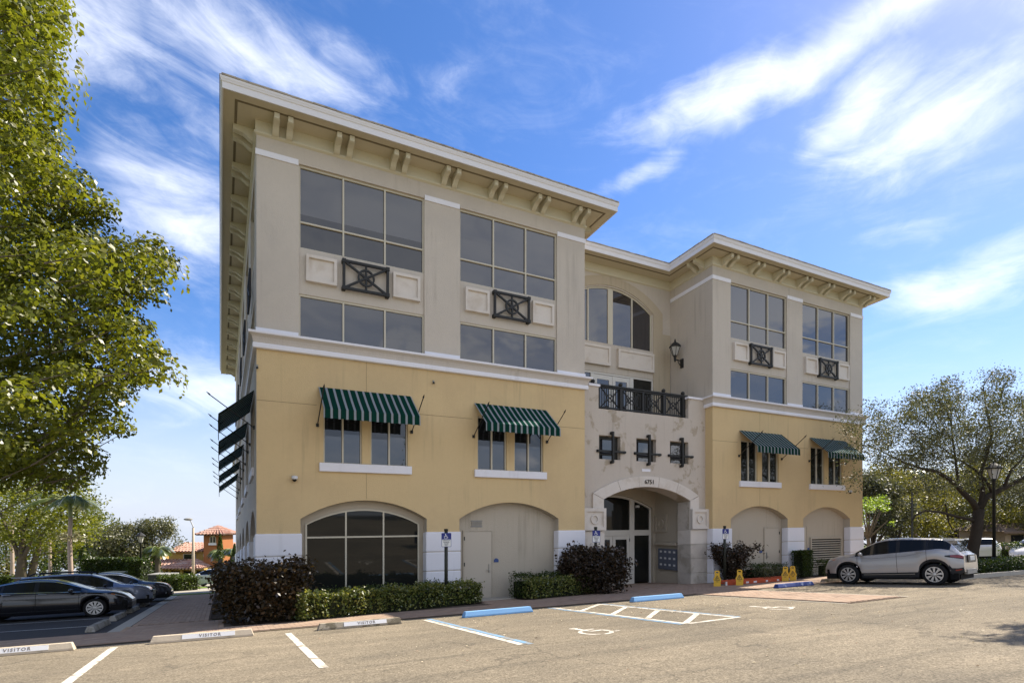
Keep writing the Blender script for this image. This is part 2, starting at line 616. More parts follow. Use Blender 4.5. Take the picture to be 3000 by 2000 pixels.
ground_sheet()
lot = sheet('parking_lot', [[(-60, -22), (95, -22), (95, 13.75), (-60, 13.75)], [(31.6, 13.75), (95, 13.75), (95, 60), (31.6, 60)],
                            [(16.6, 13.75), (25.2, 13.75), (25.2, 14.1), (16.6, 14.1)]], m_asphalt, -.012)
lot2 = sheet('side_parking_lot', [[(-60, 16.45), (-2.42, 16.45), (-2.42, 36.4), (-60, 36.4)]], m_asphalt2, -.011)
sheet('driveway', [[(-90, 38.3), (-.05, 38.3), (-.05, 47.5), (-90, 47.5)], [(-90, 52.5), (20, 52.5), (20, 60), (-90, 60)]], m_drive, -.012)
sheet('path_border', [[(-2.42, 16.45), (-2.09, 16.45), (-2.09, 36.4), (-2.42, 36.4)]], m_concrete, .0)
sheet('planting_bed', [[(1.5, 15.2), (4.3, 16.1), (7.6, 16.5), (7.6, 17.8), (.1, 17.8), (.25, 15.6)], [(-.25, 17.8), (.93, 17.8), (.93, 42), (-.25, 42)],
                       [(9.0, 16.35), (13.3, 16.95), (13.3, 18.2), (9.0, 17.8)], [(19.0, 16.5), (24.0, 16.5), (24.0, 17.8), (19.0, 17.8)],
                       [(24.9, 16.8), (30.5, 16.8), (30.5, 17.8), (24.9, 17.8)]], m_mulch, .028)
SAND_POLYS = [[(-40, 13.85), (31, 13.85), (31, 17.75), (12.6, 17.75), (12.6, 21), (-.1, 17.8), (-2.09, 17.8), (-2.09, 16.4), (-40, 16.4)],
              [(-2.09, 17.8), (-.2, 17.8), (-.2, 36.4), (-2.09, 36.4)], [(12.6, 17.7), (19.1, 17.7), (19.1, 21), (12.6, 21)],
              [(13.75, 8.5), (16.55, 8.5), (16.55, 13.85), (13.75, 13.85)]]
paving = sheet('paver_walkway', [[(-40, 13.78), (31, 13.78), (31, 17.8), (-2.09, 17.8), (-2.09, 16.45), (-40, 16.45)],
                                 [(-2.09, 17.8), (-.2, 17.8), (-.2, 36.4), (-2.09, 36.4)], [(12.5, 17.8), (19.1, 17.8), (19.1, 20.95), (12.5, 20.95)],
                                 [(14.0, 8.55), (16.55, 8.55), (16.55, 13.78), (14.0, 13.78)]], m_sand, -.003)


def lay_pavers():
    """every paver is a raised block; the largest in the picture are single objects"""
    L, W, G, H = .235, .1175, .009, .012
    rects = [(-6.5, 30.8, 13.95, 17.7, 0), (-2.05, -.25, 17.75, 36.2, 1), (12.6, 19.0, 17.72, 20.85, 0), (14.06, 16.5, 8.62, 13.93, 1)]
    beds = [(9.2, 13.0, 16.95, 18), (1.6, 7.5, 15.75, 18), (19.1, 24.0, 16.65, 18), (25, 30.4, 16.9, 18), (.0, 1.6, 15.4, 18)]
    spots = []
    for x0, x1, y0, y1, rot in rects:
        a, b = (L, W) if not rot else (W, L)
        nx, ny = int((x1 - x0) / a), int((y1 - y0) / b)
        for j in range(ny):
            for i in range(nx):
                x = x0 + (i + .5) * a + (0 if rot else (j % 2) * a / 2)
                y = y0 + (j + .5) * b + ((i % 2) * b / 2 if rot else 0)
                if any(bx0 < x < bx1 and by0 < y < by1 for bx0, bx1, by0, by1 in beds):
                    continue
                if x < -2.09 and y > 16.3:
                    continue
                d = SY * x + CY * y
                u = 1500 + FPX * (CY * x - SY * y) / d
                v = 1517 + FPX * (ZC - gz(y)) / d
                if u < -60 or u > 3060:
                    continue
                spots.append((d, x, y, a - G, b - G, u, v))
    # the 300 largest that the picture shows unhidden
    def hidden(s):
        d, x, y, a, b, u, v = s
        return not (0 < u < 3000 and v < 1990) or (330 < u < 2600 and y > 15.0 and not (1880 < u < 2030)) or (y > 16.2 and x < -2.1) or (30 < u < 300 and y < 14.6)
    order = sorted([s for s in spots if not hidden(s)], key=lambda s: s[0] ** 2 / (s[3] * s[4]))
    single = set(id(s) for s in order[:300])
    mesh_cache = {}
    mb = MB()
    th = -math.atan(SL)
    for s in spots:
        d, x, y, a, b, u, v = s
        z = gz(y) + random.uniform(-.0015, .0015)
        if id(s) in single:
            key = (round(a, 3), round(b, 3))
            if key not in mesh_cache:
                mesh_cache[key] = MB().box(-a / 2, a / 2, -b / 2, b / 2, -.004, H).mesh('paver', m_paver)
            o = bpy.data.objects.new('paver', mesh_cache[key])
            o.location = (x, y, z)
            o.rotation_euler = (th + random.uniform(-.008, .008), random.uniform(-.008, .008), random.uniform(-.012, .012))
            o.parent = paving
            link(o)
        else:
            i, j = a / 2, b / 2
            dz = SL * j
            mb.add([(x - i, y - j, z + dz - .004), (x + i, y - j, z + dz - .004), (x + i, y + j, z - dz - .004), (x - i, y + j, z - dz - .004),
                    (x - i, y - j, z + dz + H), (x + i, y - j, z + dz + H), (x + i, y + j, z - dz + H), (x - i, y + j, z - dz + H)],
                   [(4, 5, 6, 7), (0, 1, 5, 4), (1, 2, 6, 5), (2, 3, 7, 6), (3, 0, 4, 7)])
    o = mb.build('pavers', m_paver, paving)
    tag(o, kind='stuff')


lay_pavers()

# painted markings
m_line = mat('worn_white_paint', (.62, .58, .50), rough=.85, var=.1, vscale=5, col2=(.27, .235, .18), c2scale=5, c2lo=.46, c2hi=.66)
m_lineb = mat('worn_blue_paint', (.16, .30, .46), rough=.85, var=.12, vscale=5, col2=(.22, .22, .2), c2scale=5, c2lo=.42, c2hi=.66)
DZ = -.007


def stripe(name, p, q, w, m, parent=lot, dz=DZ):
    p, q = Vector(p), Vector(q)
    d = (q - p).normalized()
    n = Vector((-d.y, d.x)) * (w / 2)
    poly = [p - n, q - n, q + n, p + n]
    return sheet(name, [[(a.x, a.y) for a in poly]], m, dz, parent, None)


for x, y0, y1 in ((-1.82, 13.2, 8.8), (1.30, 13.0, 8.25), (4.47, 13.2, 8.25)):
    stripe('stall_line', (x, y0), (x, y1), .13, m_line)
stripe('blue_stall_line', (4.62, 13.4), (4.62, 8.2), .12, m_lineb)
stripe('stall_line', (8.33, 13.6), (8.33, 8.45), .11, m_line)
stripe('blue_stall_line', (8.19, 13.6), (8.19, 8.4), .10, m_lineb)
stripe('stall_line', (9.84, 13.45), (9.84, 8.5), .11, m_line)
stripe('blue_stall_line', (9.97, 13.45), (9.97, 8.5), .08, m_lineb)
stripe('stall_line', (8.39, 8.40), (9.9, 8.46), .12, m_line)
for (a, b) in (((8.39, 12.2), (9.78, 13.35)), ((8.39, 10.9), (9.78, 12.12)), ((8.39, 9.65), (9.78, 10.85)), ((8.39, 8.5), (9.78, 9.55))):
    stripe('hatch_line', a, b, .13, m_line, dz=DZ - .002)
stripe('stall_line', (13.86, 13.4), (13.92, 8.6), .10, m_concrete)
stripe('stall_line', (16.66, 13.6), (16.66, 8.6), .10, m_concrete)
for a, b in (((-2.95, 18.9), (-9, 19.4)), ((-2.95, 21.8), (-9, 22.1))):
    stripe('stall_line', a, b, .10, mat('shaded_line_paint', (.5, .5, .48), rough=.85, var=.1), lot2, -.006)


def wheelchair_polys():
    """access symbol as flat strips, about 1 x 1, x right and y up"""
    P = []
    def arc(cx, cy, r, a0, a1, w, n=10):
        for i in range(n):
            t0 = math.radians(a0 + (a1 - a0) * i / n)
            t1 = math.radians(a0 + (a1 - a0) * (i + 1) / n)
            P.append([(cx + (r - w) * math.cos(t0), cy + (r - w) * math.sin(t0)), (cx + r * math.cos(t0), cy + r * math.sin(t0)),
                      (cx + r * math.cos(t1), cy + r * math.sin(t1)), (cx + (r - w) * math.cos(t1), cy + (r - w) * math.sin(t1))])
    def seg(p, q, w):
        d = Vector((q[0] - p[0], q[1] - p[1])).normalized()
        n = Vector((-d.y, d.x)) * w / 2
        P.append([(p[0] - n.x, p[1] - n.y), (q[0] - n.x, q[1] - n.y), (q[0] + n.x, q[1] + n.y), (p[0] + n.x, p[1] + n.y)])
    P.append([(.40 + .085 * math.cos(2 * math.pi * k / 10), .92 + .085 * math.sin(2 * math.pi * k / 10)) for k in range(10)])
    seg((.41, .84), (.43, .46), .10)
    seg((.42, .66), (.66, .66), .07)
    seg((.41, .46), (.70, .46), .09)
    seg((.68, .48), (.80, .17), .09)
    seg((.78, .20), (.90, .26), .07)
    arc(.44, .32, .31, 110, 250, .075)
    arc(.44, .32, .31, 255, 345, .075)
    return P


def ground_symbol(cx, cy, sx, sy):
    polys = [[(cx + (a - .5) * sx, cy - (b - .5) * sy) for a, b in p] for p in wheelchair_polys()]
    sheet('wheelchair_symbol', polys, m_line, DZ, lot, None)


ground_symbol(6.33, 8.85, 1.05, -1.15)
ground_symbol(12.05, 9.3, 1.05, -1.15)

# litter of small pale leaves over the asphalt
def litter():
    mb = MB()
    for i in range(1500):
        if i < 1000:
            x, y = random.uniform(1, 30), random.uniform(3, 13.6)
            if x < 9 and random.random() < .6:
                continue
        else:
            x, y = random.gauss(12, 3.4), random.gauss(11.5, 1.5)
        s = random.uniform(.012, .032)
        t = random.uniform(0, 6.28)
        z = gz(y) - .004
        c, q = math.cos(t) * s, math.sin(t) * s
        mb.add([(x - c, y - q, z), (x + q * .5, y - c * .5, z + random.uniform(0, .012)), (x + c, y + q, z), (x - q * .5, y + c * .5, z + random.uniform(0, .012))], [(0, 1, 2, 3)])
    o = mb.build('fallen_leaves', leafmat('dry_leaf', (.52, .44, .30), (.60, .52, .38), (.16, .06, .03), .1))
    tag(o, 'dry fallen leaves scattered over the asphalt', 'leaves', kind='stuff')


litter()
# ------------------------------------------------------------------ the office building
BO = (.93, FY, -1.42)
bld = empty('office_building', BO, 'four storey stucco office building, yellow below taupe, with bracketed white eaves', 'building')
GB = -1.42          # ground in building courses
XL, XA, XB, XR = .93, 12.39, 19.17, 30.15     # left end, right end of left wing, left end of right wing, right end
YB = 42.0
YC, YRB = 18.22, 20.42    # entrance wall, recessed wall above the balcony
DEP = .35


def part(mb, name, m, parent=bld, smooth=False, bevel=0):
    return mb.build(name, m, parent, smooth, BO, True, bevel)


def arc_pts(x0, x1, zs, za, n=14):
    h, w, xm = za - zs, (x1 - x0) / 2, (x0 + x1) / 2
    R = (h * h + w * w) / (2 * h)
    a = math.asin(w / R)
    return [(xm + R * math.sin(-a + 2 * a * i / n), za - R + R * math.cos(-a + 2 * a * i / n)) for i in range(n + 1)]


def arc_z(x, x0, x1, zs, za):
    h, w, xm = za - zs, (x1 - x0) / 2, (x0 + x1) / 2
    R = (h * h + w * w) / (2 * h)
    return za - R + math.sqrt(max(0, R * R - (x - xm) ** 2))


def wall(mb, plane, pos, outer, holes=(), reveal=None, depth=0):
    v, f = fill(outer, holes)
    if plane == 'y':
        mb.add([(a, pos, b) for a, b in v], f)
    else:
        mb.add([(pos, a, b) for a, b in v], f)
    if reveal is not None:
        for h in holes:
            n = len(h)
            for i in range(n):
                (a, b), (c, d) = h[i], h[(i + 1) % n]
                if plane == 'y':
                    q = [(a, pos, b), (c, pos, d), (c, pos + depth, d), (a, pos + depth, b)]
                else:
                    q = [(pos, a, b), (pos, c, d), (pos + depth, c, d), (pos + depth, a, b)]
                reveal.add(q, [(0, 1, 2, 3)])


def rect(a, b, c, d):
    return [(a, c), (b, c), (b, d), (a, d)]


ARCHES = [(2.13, 6.07), (7.23, 11.21), (20.3, 24.15), (25.3, 29.05)]
AZS, AZA = 1.43, 2.01
BAYS = [(2.09, 5.99), (7.25, 11.14), (20.29, 24.1), (25.25, 29.07)]
YWIN = [(2.79, 3.95, 4.22, 5.43), (7.91, 9.04, 9.35, 10.55), (20.95, 22.05, 22.35, 23.5), (25.87, 26.95, 27.28, 28.42)]
YW0, YW1 = 3.14, 5.0


def arch_poly(a, b, zs=AZS, za=AZA, z0=GB):
    return [(a, z0)] + arc_pts(a, b, zs, za) + [(b, z0)]


def lower_wall(x0, x1, idx):
    mb, rv, rv2 = MB(), MB(), MB()
    outer = [(x0, GB)]
    for i in idx:
        outer += arch_poly(*ARCHES[i])
    outer += [(x1, GB), (x1, 6.36), (x0, 6.36)]
    holes = []
    for i in idx:
        a, b, c, d = YWIN[i]
        holes += [rect(a, b, YW0, YW1), rect(c, d, YW0, YW1)]
    wall(mb, 'y', FY, outer, holes, mb, .16)
    part(mb, 'wall', m_yellow)
    for i in idx:
        p = arch_poly(*ARCHES[i])
        for k in range(len(p) - 1):
            (a, b), (c, d) = p[k], p[k + 1]
            rv.add([(a, FY, b), (c, FY, d), (c, FY + DEP, d), (a, FY + DEP, b)], [(0, 1, 2, 3)])
        v, f = fill(p)
        rv.add([(a, FY + DEP, b) for a, b in v], f)
    part(rv, 'arch_recess', m_beige)


lower_wall(XL, XA, (0, 1))
lower_wall(XB, XR, (2, 3))


# upper walls
def upper_wall(x0, x1, idx):
    mb = MB()
    holes = [rect(a, b, 6.86, 12.02) for a, b in (BAYS[i] for i in idx)]
    wall(mb, 'y', FY, rect(x0, x1, 6.36, 12.95), holes, mb, .2)
    part(mb, 'wall', m_taupe)
    for i in idx:
        a, b = BAYS[i]
        s = MB().box(a + .002, b - .002, FY + .045, FY + .25, 8.17, 9.54)
        part(s, 'spandrel', m_taupe)


upper_wall(XL, XA, (0, 1))
upper_wall(XB, XR, (2, 3))

# side and back walls
mb = MB()
yb = [(18.39, 21.75), (22.65, 25.75), (26.95, 29.95), (31.2, 34.1), (35.5, 38.2)]   # side arcade
outer = [(FY, GB)]
holes = []
up = []
for (a, b) in yb:
    outer += [(a, GB)] + arc_pts(a, b, 1.15, 1.85, 10) + [(b, GB)]
    m_ = (a + b) / 2
    holes.append(rect(m_ - .85, m_ - .12, 3.14, 5.0))
    holes.append(rect(m_ + .12, m_ + .85, 3.14, 5.0))
    up.append(rect(m_ - 1.3, m_ + 1.3, 6.95, 8.17))
    up.append(rect(m_ - 1.3, m_ + 1.3, 9.54, 12.0))
outer += [(YB, GB), (YB, 12.95), (FY, 12.95)]
wall(mb, 'x', XL, outer, holes + up, mb, .2)
part(mb, 'wall', m_taupe)
rv = MB()
for (a, b) in yb:
    p = [(a, GB)] + arc_pts(a, b, 1.15, 1.85, 10) + [(b, GB)]
    for k in range(len(p) - 1):
        (c, d), (e, f) = p[k], p[k + 1]
        rv.add([(XL, c, d), (XL, e, f), (XL + 1.4, e, f), (XL + 1.4, c, d)], [(0, 1, 2, 3)])
    v, f = fill(p)
    rv.add([(XL + 1.4, c, d) for c, d in v], f)
part(rv, 'arcade_recess', m_taupe)
for (a, b) in yb:
    m_ = (a + b) / 2
    for z0, z1 in ((6.95, 8.17), (9.54, 12.0)):
        w = MB()
        for t in (-1.27, -.43, .43, 1.27):
            w.box(XL + .07, XL + .15, m_ + t - .03, m_ + t + .03, z0, z1)
        w.box(XL + .065, XL + .155, m_ - 1.3, m_ + 1.3, z0, z0 + .06).box(XL + .066, XL + .154, m_ - 1.3, m_ + 1.3, z1 - .06, z1)
        wo = part(w, 'window', m_frame)
        for t in (-.85, 0, .85):
            part(MB().box(XL + .10, XL + .115, m_ + t - .41, m_ + t + .41, z0 + .05, z1 - .05), 'pane', m_glass, wo)
    w = MB().box(XL + .08, XL + .14, m_ - .87, m_ + .87, 3.12, 3.18).box(XL + .082, XL + .138, m_ - .87, m_ + .87, 4.95, 5.02)
    for t in (-.83, -.48, -.14, .14, .48, .83):
        w.box(XL + .081, XL + .139, m_ + t - .025, m_ + t + .025, 3.15, 5.0)
    wo = part(w, 'window', m_frame)
    for t in (-.48, .48):
        part(MB().box(XL + .10, XL + .115, m_ + t - .36, m_ + t + .36, 3.14, 5.0), 'pane', m_glass_dark, wo)
    part(MB().box(XL - .07, XL + .1, m_ - 1.0, m_ + 1.0, 2.87, 3.12), 'window_sill', m_white)
    g = MB()
    for q in ((-.7, 8.52, .7, 8.52), (-.7, 9.36, .7, 9.36), (-.7, 8.5, -.7, 9.38), (.7, 8.5, .7, 9.38), (-.7, 8.52, .7, 9.36), (-.7, 9.36, .7, 8.52)):
        g.bar((XL - .1, m_ + q[0], q[1]), (XL - .1, m_ + q[2], q[3]), .06)
    part(g, 'iron_grille', m_iron)
mb = MB()
mb.add([(XR, FY, GB), (XR, YB, GB), (XR, YB, 12.95), (XR, FY, 12.95)], [(0, 1, 2, 3)])
mb.add([(XL, YB, GB), (XL, YB, 12.95), (XR, YB, 12.95), (XR, YB, GB)], [(0, 1, 2, 3)])
part(MB().add([(XA, FY, 6.36), (XA, YRB, 6.36), (XA, YRB, 12.95), (XA, FY, 12.95)], [(0, 1, 2, 3)]), 'wall', m_taupe)
part(mb, 'wall', m_taupe)
mb = MB()
mb.add([(XB, FY, 6.36), (XB, YRB, 6.36), (XB, YRB, 12.95), (XB, FY, 12.95)], [(0, 1, 2, 3)])
part(mb, 'wall', m_taupe)
mb = MB()
mb.add([(XA, FY, GB), (XA, YC + .5, GB), (XA, YC + .5, 6.36), (XA, FY, 6.36)], [(0, 1, 2, 3)])
part(mb, 'wall', m_yellow)
mb = MB()
mb.add([(XB, FY, GB), (XB, YC + .5, GB), (XB, YC + .5, 6.36), (XB, FY, 6.36)], [(0, 1, 2, 3)])
part(mb, 'wall', m_yellow)

# entrance wall with the arch and the balcony notch
EA0, EA1, EZS, EZA = 13.54, 18.18, 2.23, 2.78
mb = MB()
outer = [(XA, GB)] + arch_poly(EA0, EA1, EZS, EZA) + [(XB, GB), (XB, 6.70), (18.16, 6.70), (18.16, 5.84), (13.35, 5.84), (13.35, 6.70), (XA, 6.70)]
SQ = [(13.37, 14.44), (15.26, 16.32), (17.10, 18.16)]
wall(mb, 'y', YC, outer, [rect(a, b, 3.84, 4.79) for a, b in SQ], mb, .3)
p = arch_poly(EA0, EA1, EZS, EZA)
for k in range(len(p) - 1):
    (a, b), (c, d) = p[k], p[k + 1]
    mb.add([(a, YC, b), (c, YC, d), (c, YC + .64, d), (a, YC + .64, b)], [(0, 1, 2, 3)])
for x0, x1 in ((XA, 13.35), (18.16, XB)):
    mb.box(x0 + .001, x1 - .001, YC + .002, YC + .42, 5.85, 6.70)
mb.box(XA + .002, XB - .002, YC + .003, YC + .42, 5.5, 5.835)
part(mb, 'entrance_wall', m_entry)
for x0, x1 in ((12.86, 13.40), (18.11, XB - .02)):
    part(MB().box(x0, x1, YC - .05, YC + .47, 6.70, 6.79), 'parapet_cap', m_white)
part(MB().box(XA, XB, YC + .42, YRB, 5.45, 5.55), 'balcony_floor', m_concrete)

# vestibule behind the arch
VX0, VX1, VY, VZ = 13.3, 18.45, 20.9, 3.05
mb = MB()
mb.add([(VX0, YC + .64, GB), (VX0, VY, GB), (VX0, VY, VZ), (VX0, YC + .64, VZ)], [(0, 1, 2, 3)])
mb.add([(VX1, YC + .64, GB), (VX1, VY, GB), (VX1, VY, VZ), (VX1, YC + .64, VZ)], [(0, 1, 2, 3)])
mb.add([(VX0, YC + .64, VZ), (VX1, YC + .64, VZ), (VX1, VY, VZ), (VX0, VY, VZ)], [(0, 1, 2, 3)])
gp = arch_poly(13.45, 18.3, 2.15, 2.75)
v, f = fill(rect(VX0, VX1, GB - .02, VZ), [[(a, max(b, GB + .01)) for a, b in gp]])
mb.add([(a, VY - .25, b) for a, b in v], f)
mb.add([(VX0, YC + .64, GB), (VX0, YC + .64, VZ), (EA0, YC + .64, VZ), (EA0, YC + .64, GB)], [(0, 1, 2, 3)])
mb.add([(VX1, YC + .64, GB), (VX1, YC + .64, VZ), (EA1, YC + .64, VZ), (EA1, YC + .64, GB)], [(0, 1, 2, 3)])
for k in range(len(gp) - 1):
    (a, b), (c, d) = gp[k], gp[k + 1]
    mb.add([(a, VY - .25, b), (c, VY - .25, d), (c, VY, d), (a, VY, b)], [(0, 1, 2, 3)])
part(mb, 'vestibule', m_beige)


def column_panes(win, x0, x1, z0, zs, za, y, cuts, m, zsplit=None, inset=.03):
    """panes between vertical cuts under an arch"""
    for a, b in zip(cuts[:-1], cuts[1:]):
        segs = [(z0, None)] if zsplit is None else [(z0, zsplit), (zsplit, None)]
        for lo, hi in segs:
            n = 8
            top = [(a + (b - a) * i / n) for i in range(n + 1)]
            poly = [(a + inset, lo + inset), (b - inset, lo + inset)]
            if hi is not None:
                poly += [(b - inset, hi - inset), (a + inset, hi - inset)]
            else:
                for x in reversed(top):
                    xx = min(max(x, a + inset), b - inset)
                    poly.append((xx, arc_z(xx, x0, x1, zs, za) - inset))
            part(MB().prism(poly, y, y + .012), 'pane', m, win)


def arch_frame(x0, x1, z0, zs, za, y, d, w, verts, hor, name, m, wv=None):
    mb = MB()
    o = [(x0, z0)] + arc_pts(x0, x1, zs, za) + [(x1, z0)]
    i = [(x0 + w, z0)] + arc_pts(x0 + w, x1 - w, zs - .01, za - w) + [(x1 - w, z0)]
    n = len(o)
    for k in range(n - 1):
        q = [o[k], o[k + 1], i[k + 1], i[k]]
        mb.prism(q[::-1], y, y + d)
    for x in verts:
        ww = (wv or {}).get(x, w)
        mb.box(x - ww / 2, x + ww / 2, y + .003, y + d - .003, z0, arc_z(x, x0, x1, zs, za) - w * .6)
    for z, hw in hor:
        mb.box(x0 + w * .5, x1 - w * .5, y + .006, y + d - .006, z - hw / 2, z + hw / 2)
    return part(mb, name, m)


# glazed entrance
gl = arch_frame(13.45, 18.3, GB, 2.15, 2.75, VY - .12, .1, .10, (14.95, 17.15), ((1.0, .26),), 'entrance_glazing', m_framew, {17.15: .28, 14.95: .2})
column_panes(gl, 13.45, 18.3, 1.0, 2.15, 2.75, VY - .07, (13.45, 14.95, 17.15, 18.3), m_glass_dark, None, .1)
part(MB().box(17.28, 18.22, VY - .07, VY - .058, GB + .08, .9), 'pane', m_glass_dark, gl)
part(MB().box(13.5, 14.9, VY - .07, VY - .058, GB + .08, .9), 'pane', m_glass_dark, gl)
for a, b in ((15.06, 16.03), (16.05, 17.01)):
    d = MB().box(a, a + .15, VY - .10, VY - .04, GB + .02, .86).box(b - .15, b, VY - .10, VY - .04, GB + .02, .86)
    d.box(a + .15, b - .15, VY - .10, VY - .04, .70, .86).box(a + .15, b - .15, VY - .10, VY - .04, GB + .02, GB + .3)
    do = part(d, 'entrance_door', m_framew)
    part(MB().box(a + .14, b - .14, VY - .075, VY - .06, GB + .28, .72), 'pane', m_glass_dark, do)
    part(MB().bar((b - .08 if a < 16 else a + .08, VY - .15, -.65), (b - .08 if a < 16 else a + .08, VY - .15, -.1), .035), 'handle', m_steel, do)
    h = MB()
    for z in (-1.1, -.3, .6):
        h.box((a - .02) if a < 16 else b - .01, (a + .01) if a < 16 else b + .02, VY - .125, VY - .10, z, z + .14)
    part(h, 'hinge', m_black, do)

# stones round the arch
vo = [(13.02, 2.45), (14.22, 2.955), (15.31, 3.19), (16.41, 3.19), (17.49, 2.955), (18.67, 2.45)]
vi = [13.54, 14.39, 15.35, 16.38, 17.36, 18.18]
oz = lambda x: arc_z(x, 13.02, 18.69, 2.45, 3.22)
iz = lambda x: arc_z(x, 13.54, 18.18, 2.23, 2.78)
for k in range(5):
    n = 5
    xo = [vo[k][0] + .008 + (vo[k + 1][0] - vo[k][0] - .016) * i / n for i in range(n + 1)]
    xi = [vi[k] + .008 + (vi[k + 1] - vi[k] - .016) * i / n for i in range(n + 1)]
    poly = [(x, iz(x)) for x in xi] + [(x, oz(x)) for x in reversed(xo)]
    part(MB().prism(poly, YC - .10 - .004 * (k % 2), YC + .02), 'arch_stone', m_stone)
for poly in ([(13.02, 1.87), (13.54, 1.87), (13.54, 2.225), (13.02, 2.44)], [(18.18, 1.87), (18.69, 1.87), (18.69, 2.44), (18.18, 2.225)]):
    part(MB().prism(poly, YC - .095, YC + .05), 'arch_stone', m_stone)


def medallion(x0, x1, z0, z1, y, m, par=bld):
    o = part(MB().box(x0, x1, y, y + .2, z0, z1), 'medallion_block', m, par)
    i, f = .16, .09
    a, b, c, d = x0 + i, x1 - i, z0 + i, z1 - i
    fr = MB()
    for q in ((a - .03, a, c - .03, d + .03), (b, b + .03, c - .03, d + .03), (a, b, c - .03, c), (a, b, d, d + .03)):
        fr.box(q[0], q[1], y - .03, y + .01, q[2], q[3])
    for q in ((x0, a - .03, z0, z1), (b + .03, x1, z0, z1), (a - .03, b + .03, z0, c - .03), (a - .03, b + .03, d + .03, z1)):
        fr.box(q[0], q[1], y - .07, y + .01, q[2], q[3])
    part(fr, 'moulding', m, o)
    part(MB().ring(((a + b) / 2, y - .06, (c + d) / 2), .16, .06, .065), 'ring', m, o)


medallion(12.50, 13.56, .99, 1.86, YC - .16, m_stone)
medallion(18.18, XB - .005, .99, 1.86, YC - .16, m_stone)
zc = [.97, .35, -.28, -.91, GB]
for x0, x1, sgn in ((12.5, 13.55, 0), (18.168, XB - .01, 1)):
    for k in range(4):
        part(MB().box(x0 + (.004 if sgn == 0 else 0), x1, YC - .12 - .003 * k, YC + .66, zc[k + 1] + .006, zc[k] - .006), 'pier_stone',
             m_stonew if k > 0 else m_stone)
for k, (z0, z1) in enumerate(((1.87, 2.2), (.98, 1.86))):
    part(MB().box(18.171, 18.30, YC - .04, YC + .66, z0 + .006, z1), 'pier_stone', m_stonew)


# house number
def text_mesh(body, size, m, name, parent=None, mtx=None, bold=0.0, spacing=1.0, extrude=.004, sx=1.0):
    cu = bpy.data.curves.new('text', 'FONT')
    cu.body = body
    cu.size = size
    cu.align_x = 'CENTER'
    cu.align_y = 'CENTER'
    cu.extrude = extrude
    cu.offset = bold
    cu.space_character = spacing
    cu.resolution_u = 3
    tmp = bpy.data.objects.new('text', cu)
    link(tmp)
    dg = bpy.context.evaluated_depsgraph_get()
    me = bpy.data.meshes.new_from_object(tmp.evaluated_get(dg))
    bpy.data.objects.remove(tmp)
    bpy.data.curves.remove(cu)
    me.materials.clear()
    me.materials.append(m)
    o = bpy.data.objects.new(name, me)
    if sx != 1.0:
        me.transform(Matrix.Diagonal((sx, 1, 1, 1)))
    if mtx is not None:
        me.transform(mtx)
    o.parent = parent
    return link(o)


R90 = Matrix.Rotation(math.pi / 2, 4, 'X')
text_mesh('6751', .25, m_num, 'house_number', bld, Matrix.Translation((15.87 - BO[0], YC - .115 - BO[1], 2.985 - SL * (YC - FY) - BO[2])) @ R90, .0025, 1.06, .008)

# square windows over the arch with black cross bars
for a, b in SQ:
    w = MB()
    y = YC + .2
    for q in ((a, a + .09, 3.84, 4.79), (b - .16, b, 3.84, 4.79), (a, b, 4.68, 4.79), (a, b, 3.84, 3.88), (a + .12, a + .19, 3.84, 4.7), (a + .1, b - .2, 4.04, 4.10)):
        w.box(q[0], q[1], y - random.uniform(0, .01), y + .05, q[2], q[3])
    wo = part(w, 'square_window', m_bronze)
    part(MB().box(a, b, y + .06, y + .07, 3.84, 4.79), 'pane', m_glass, wo)
    g = MB()
    xm = a + .58
    g.bar((xm, YC - .14, 3.68), (xm, YC - .14, 4.93), .085)
    g.bar((a - .13, YC - .06, 4.15), (b + .22, YC - .06, 4.15), .075)
    for z in (3.72, 4.89):
        g.bar((xm, YC - .13, z), (xm, YC + .02, z), .10)
    for x in (a - .08, b + .16):
        g.bar((x, YC - .07, 4.15), (x, YC + .02, 4.15), .10)
    part(g, 'cross_bars', m_iron)
part(MB().box(15.55, 16.0, YC - .02, YC + .01, 3.42, 3.53), 'light_fitting', m_white)

# balcony railing
ry = YC + .24
r = MB().bar((13.12, ry, 6.86), (18.28, ry, 6.86), .16, .06).bar((13.2, ry, 6.79), (18.2, ry, 6.79), .09, .05).bar((13.36, ry, 5.97), (18.15, ry, 5.97), .08, .06)
posts = [(13.55, .05), (14.63, .13), (15.80, .10), (16.95, .13), (18.06, .16)]
for x, w in posts:
    r.box(x - w / 2, x + w / 2, ry - w / 2, ry + w / 2, 5.85, 6.80)
rail = part(r, 'balcony_railing', m_iron)
for x in (13.24, 14.63, 16.95, 18.06):
    part(MB().sphere((x, ry, 6.98), .09).lathe([(.05, 6.88), (.03, 6.93)], (x, ry, 0), 8), 'ball_finial', m_iron, rail, True)
for k in range(4):
    a, b = posts[k][0] + .08, posts[k + 1][0] - .08
    g = MB()
    for t in range(8):
        x = a + (b - a) * (t + .5) / 8
        g.bar((x, ry, 5.97), (x, ry, 6.79), .028)
    xm, zm = (a + b) / 2, 6.38
    g.bar((a, ry, 6.0), (b, ry, 6.77), .028).bar((a, ry, 6.77), (b, ry, 6.0), .028)
    for s, cx in ((1, a), (-1, b)):
        pts = [(cx + s * .28 * math.sin(math.pi * i / 8), ry, 6.0 + .77 * i / 8) for i in range(9)]
        for p_, q_ in zip(pts[:-1], pts[1:]):
            g.bar(p_, q_, .028)
    g.ring((xm, ry - .014, zm), .15, .028, .028, 14)
    part(g, 'railing_panel', m_iron, rail)

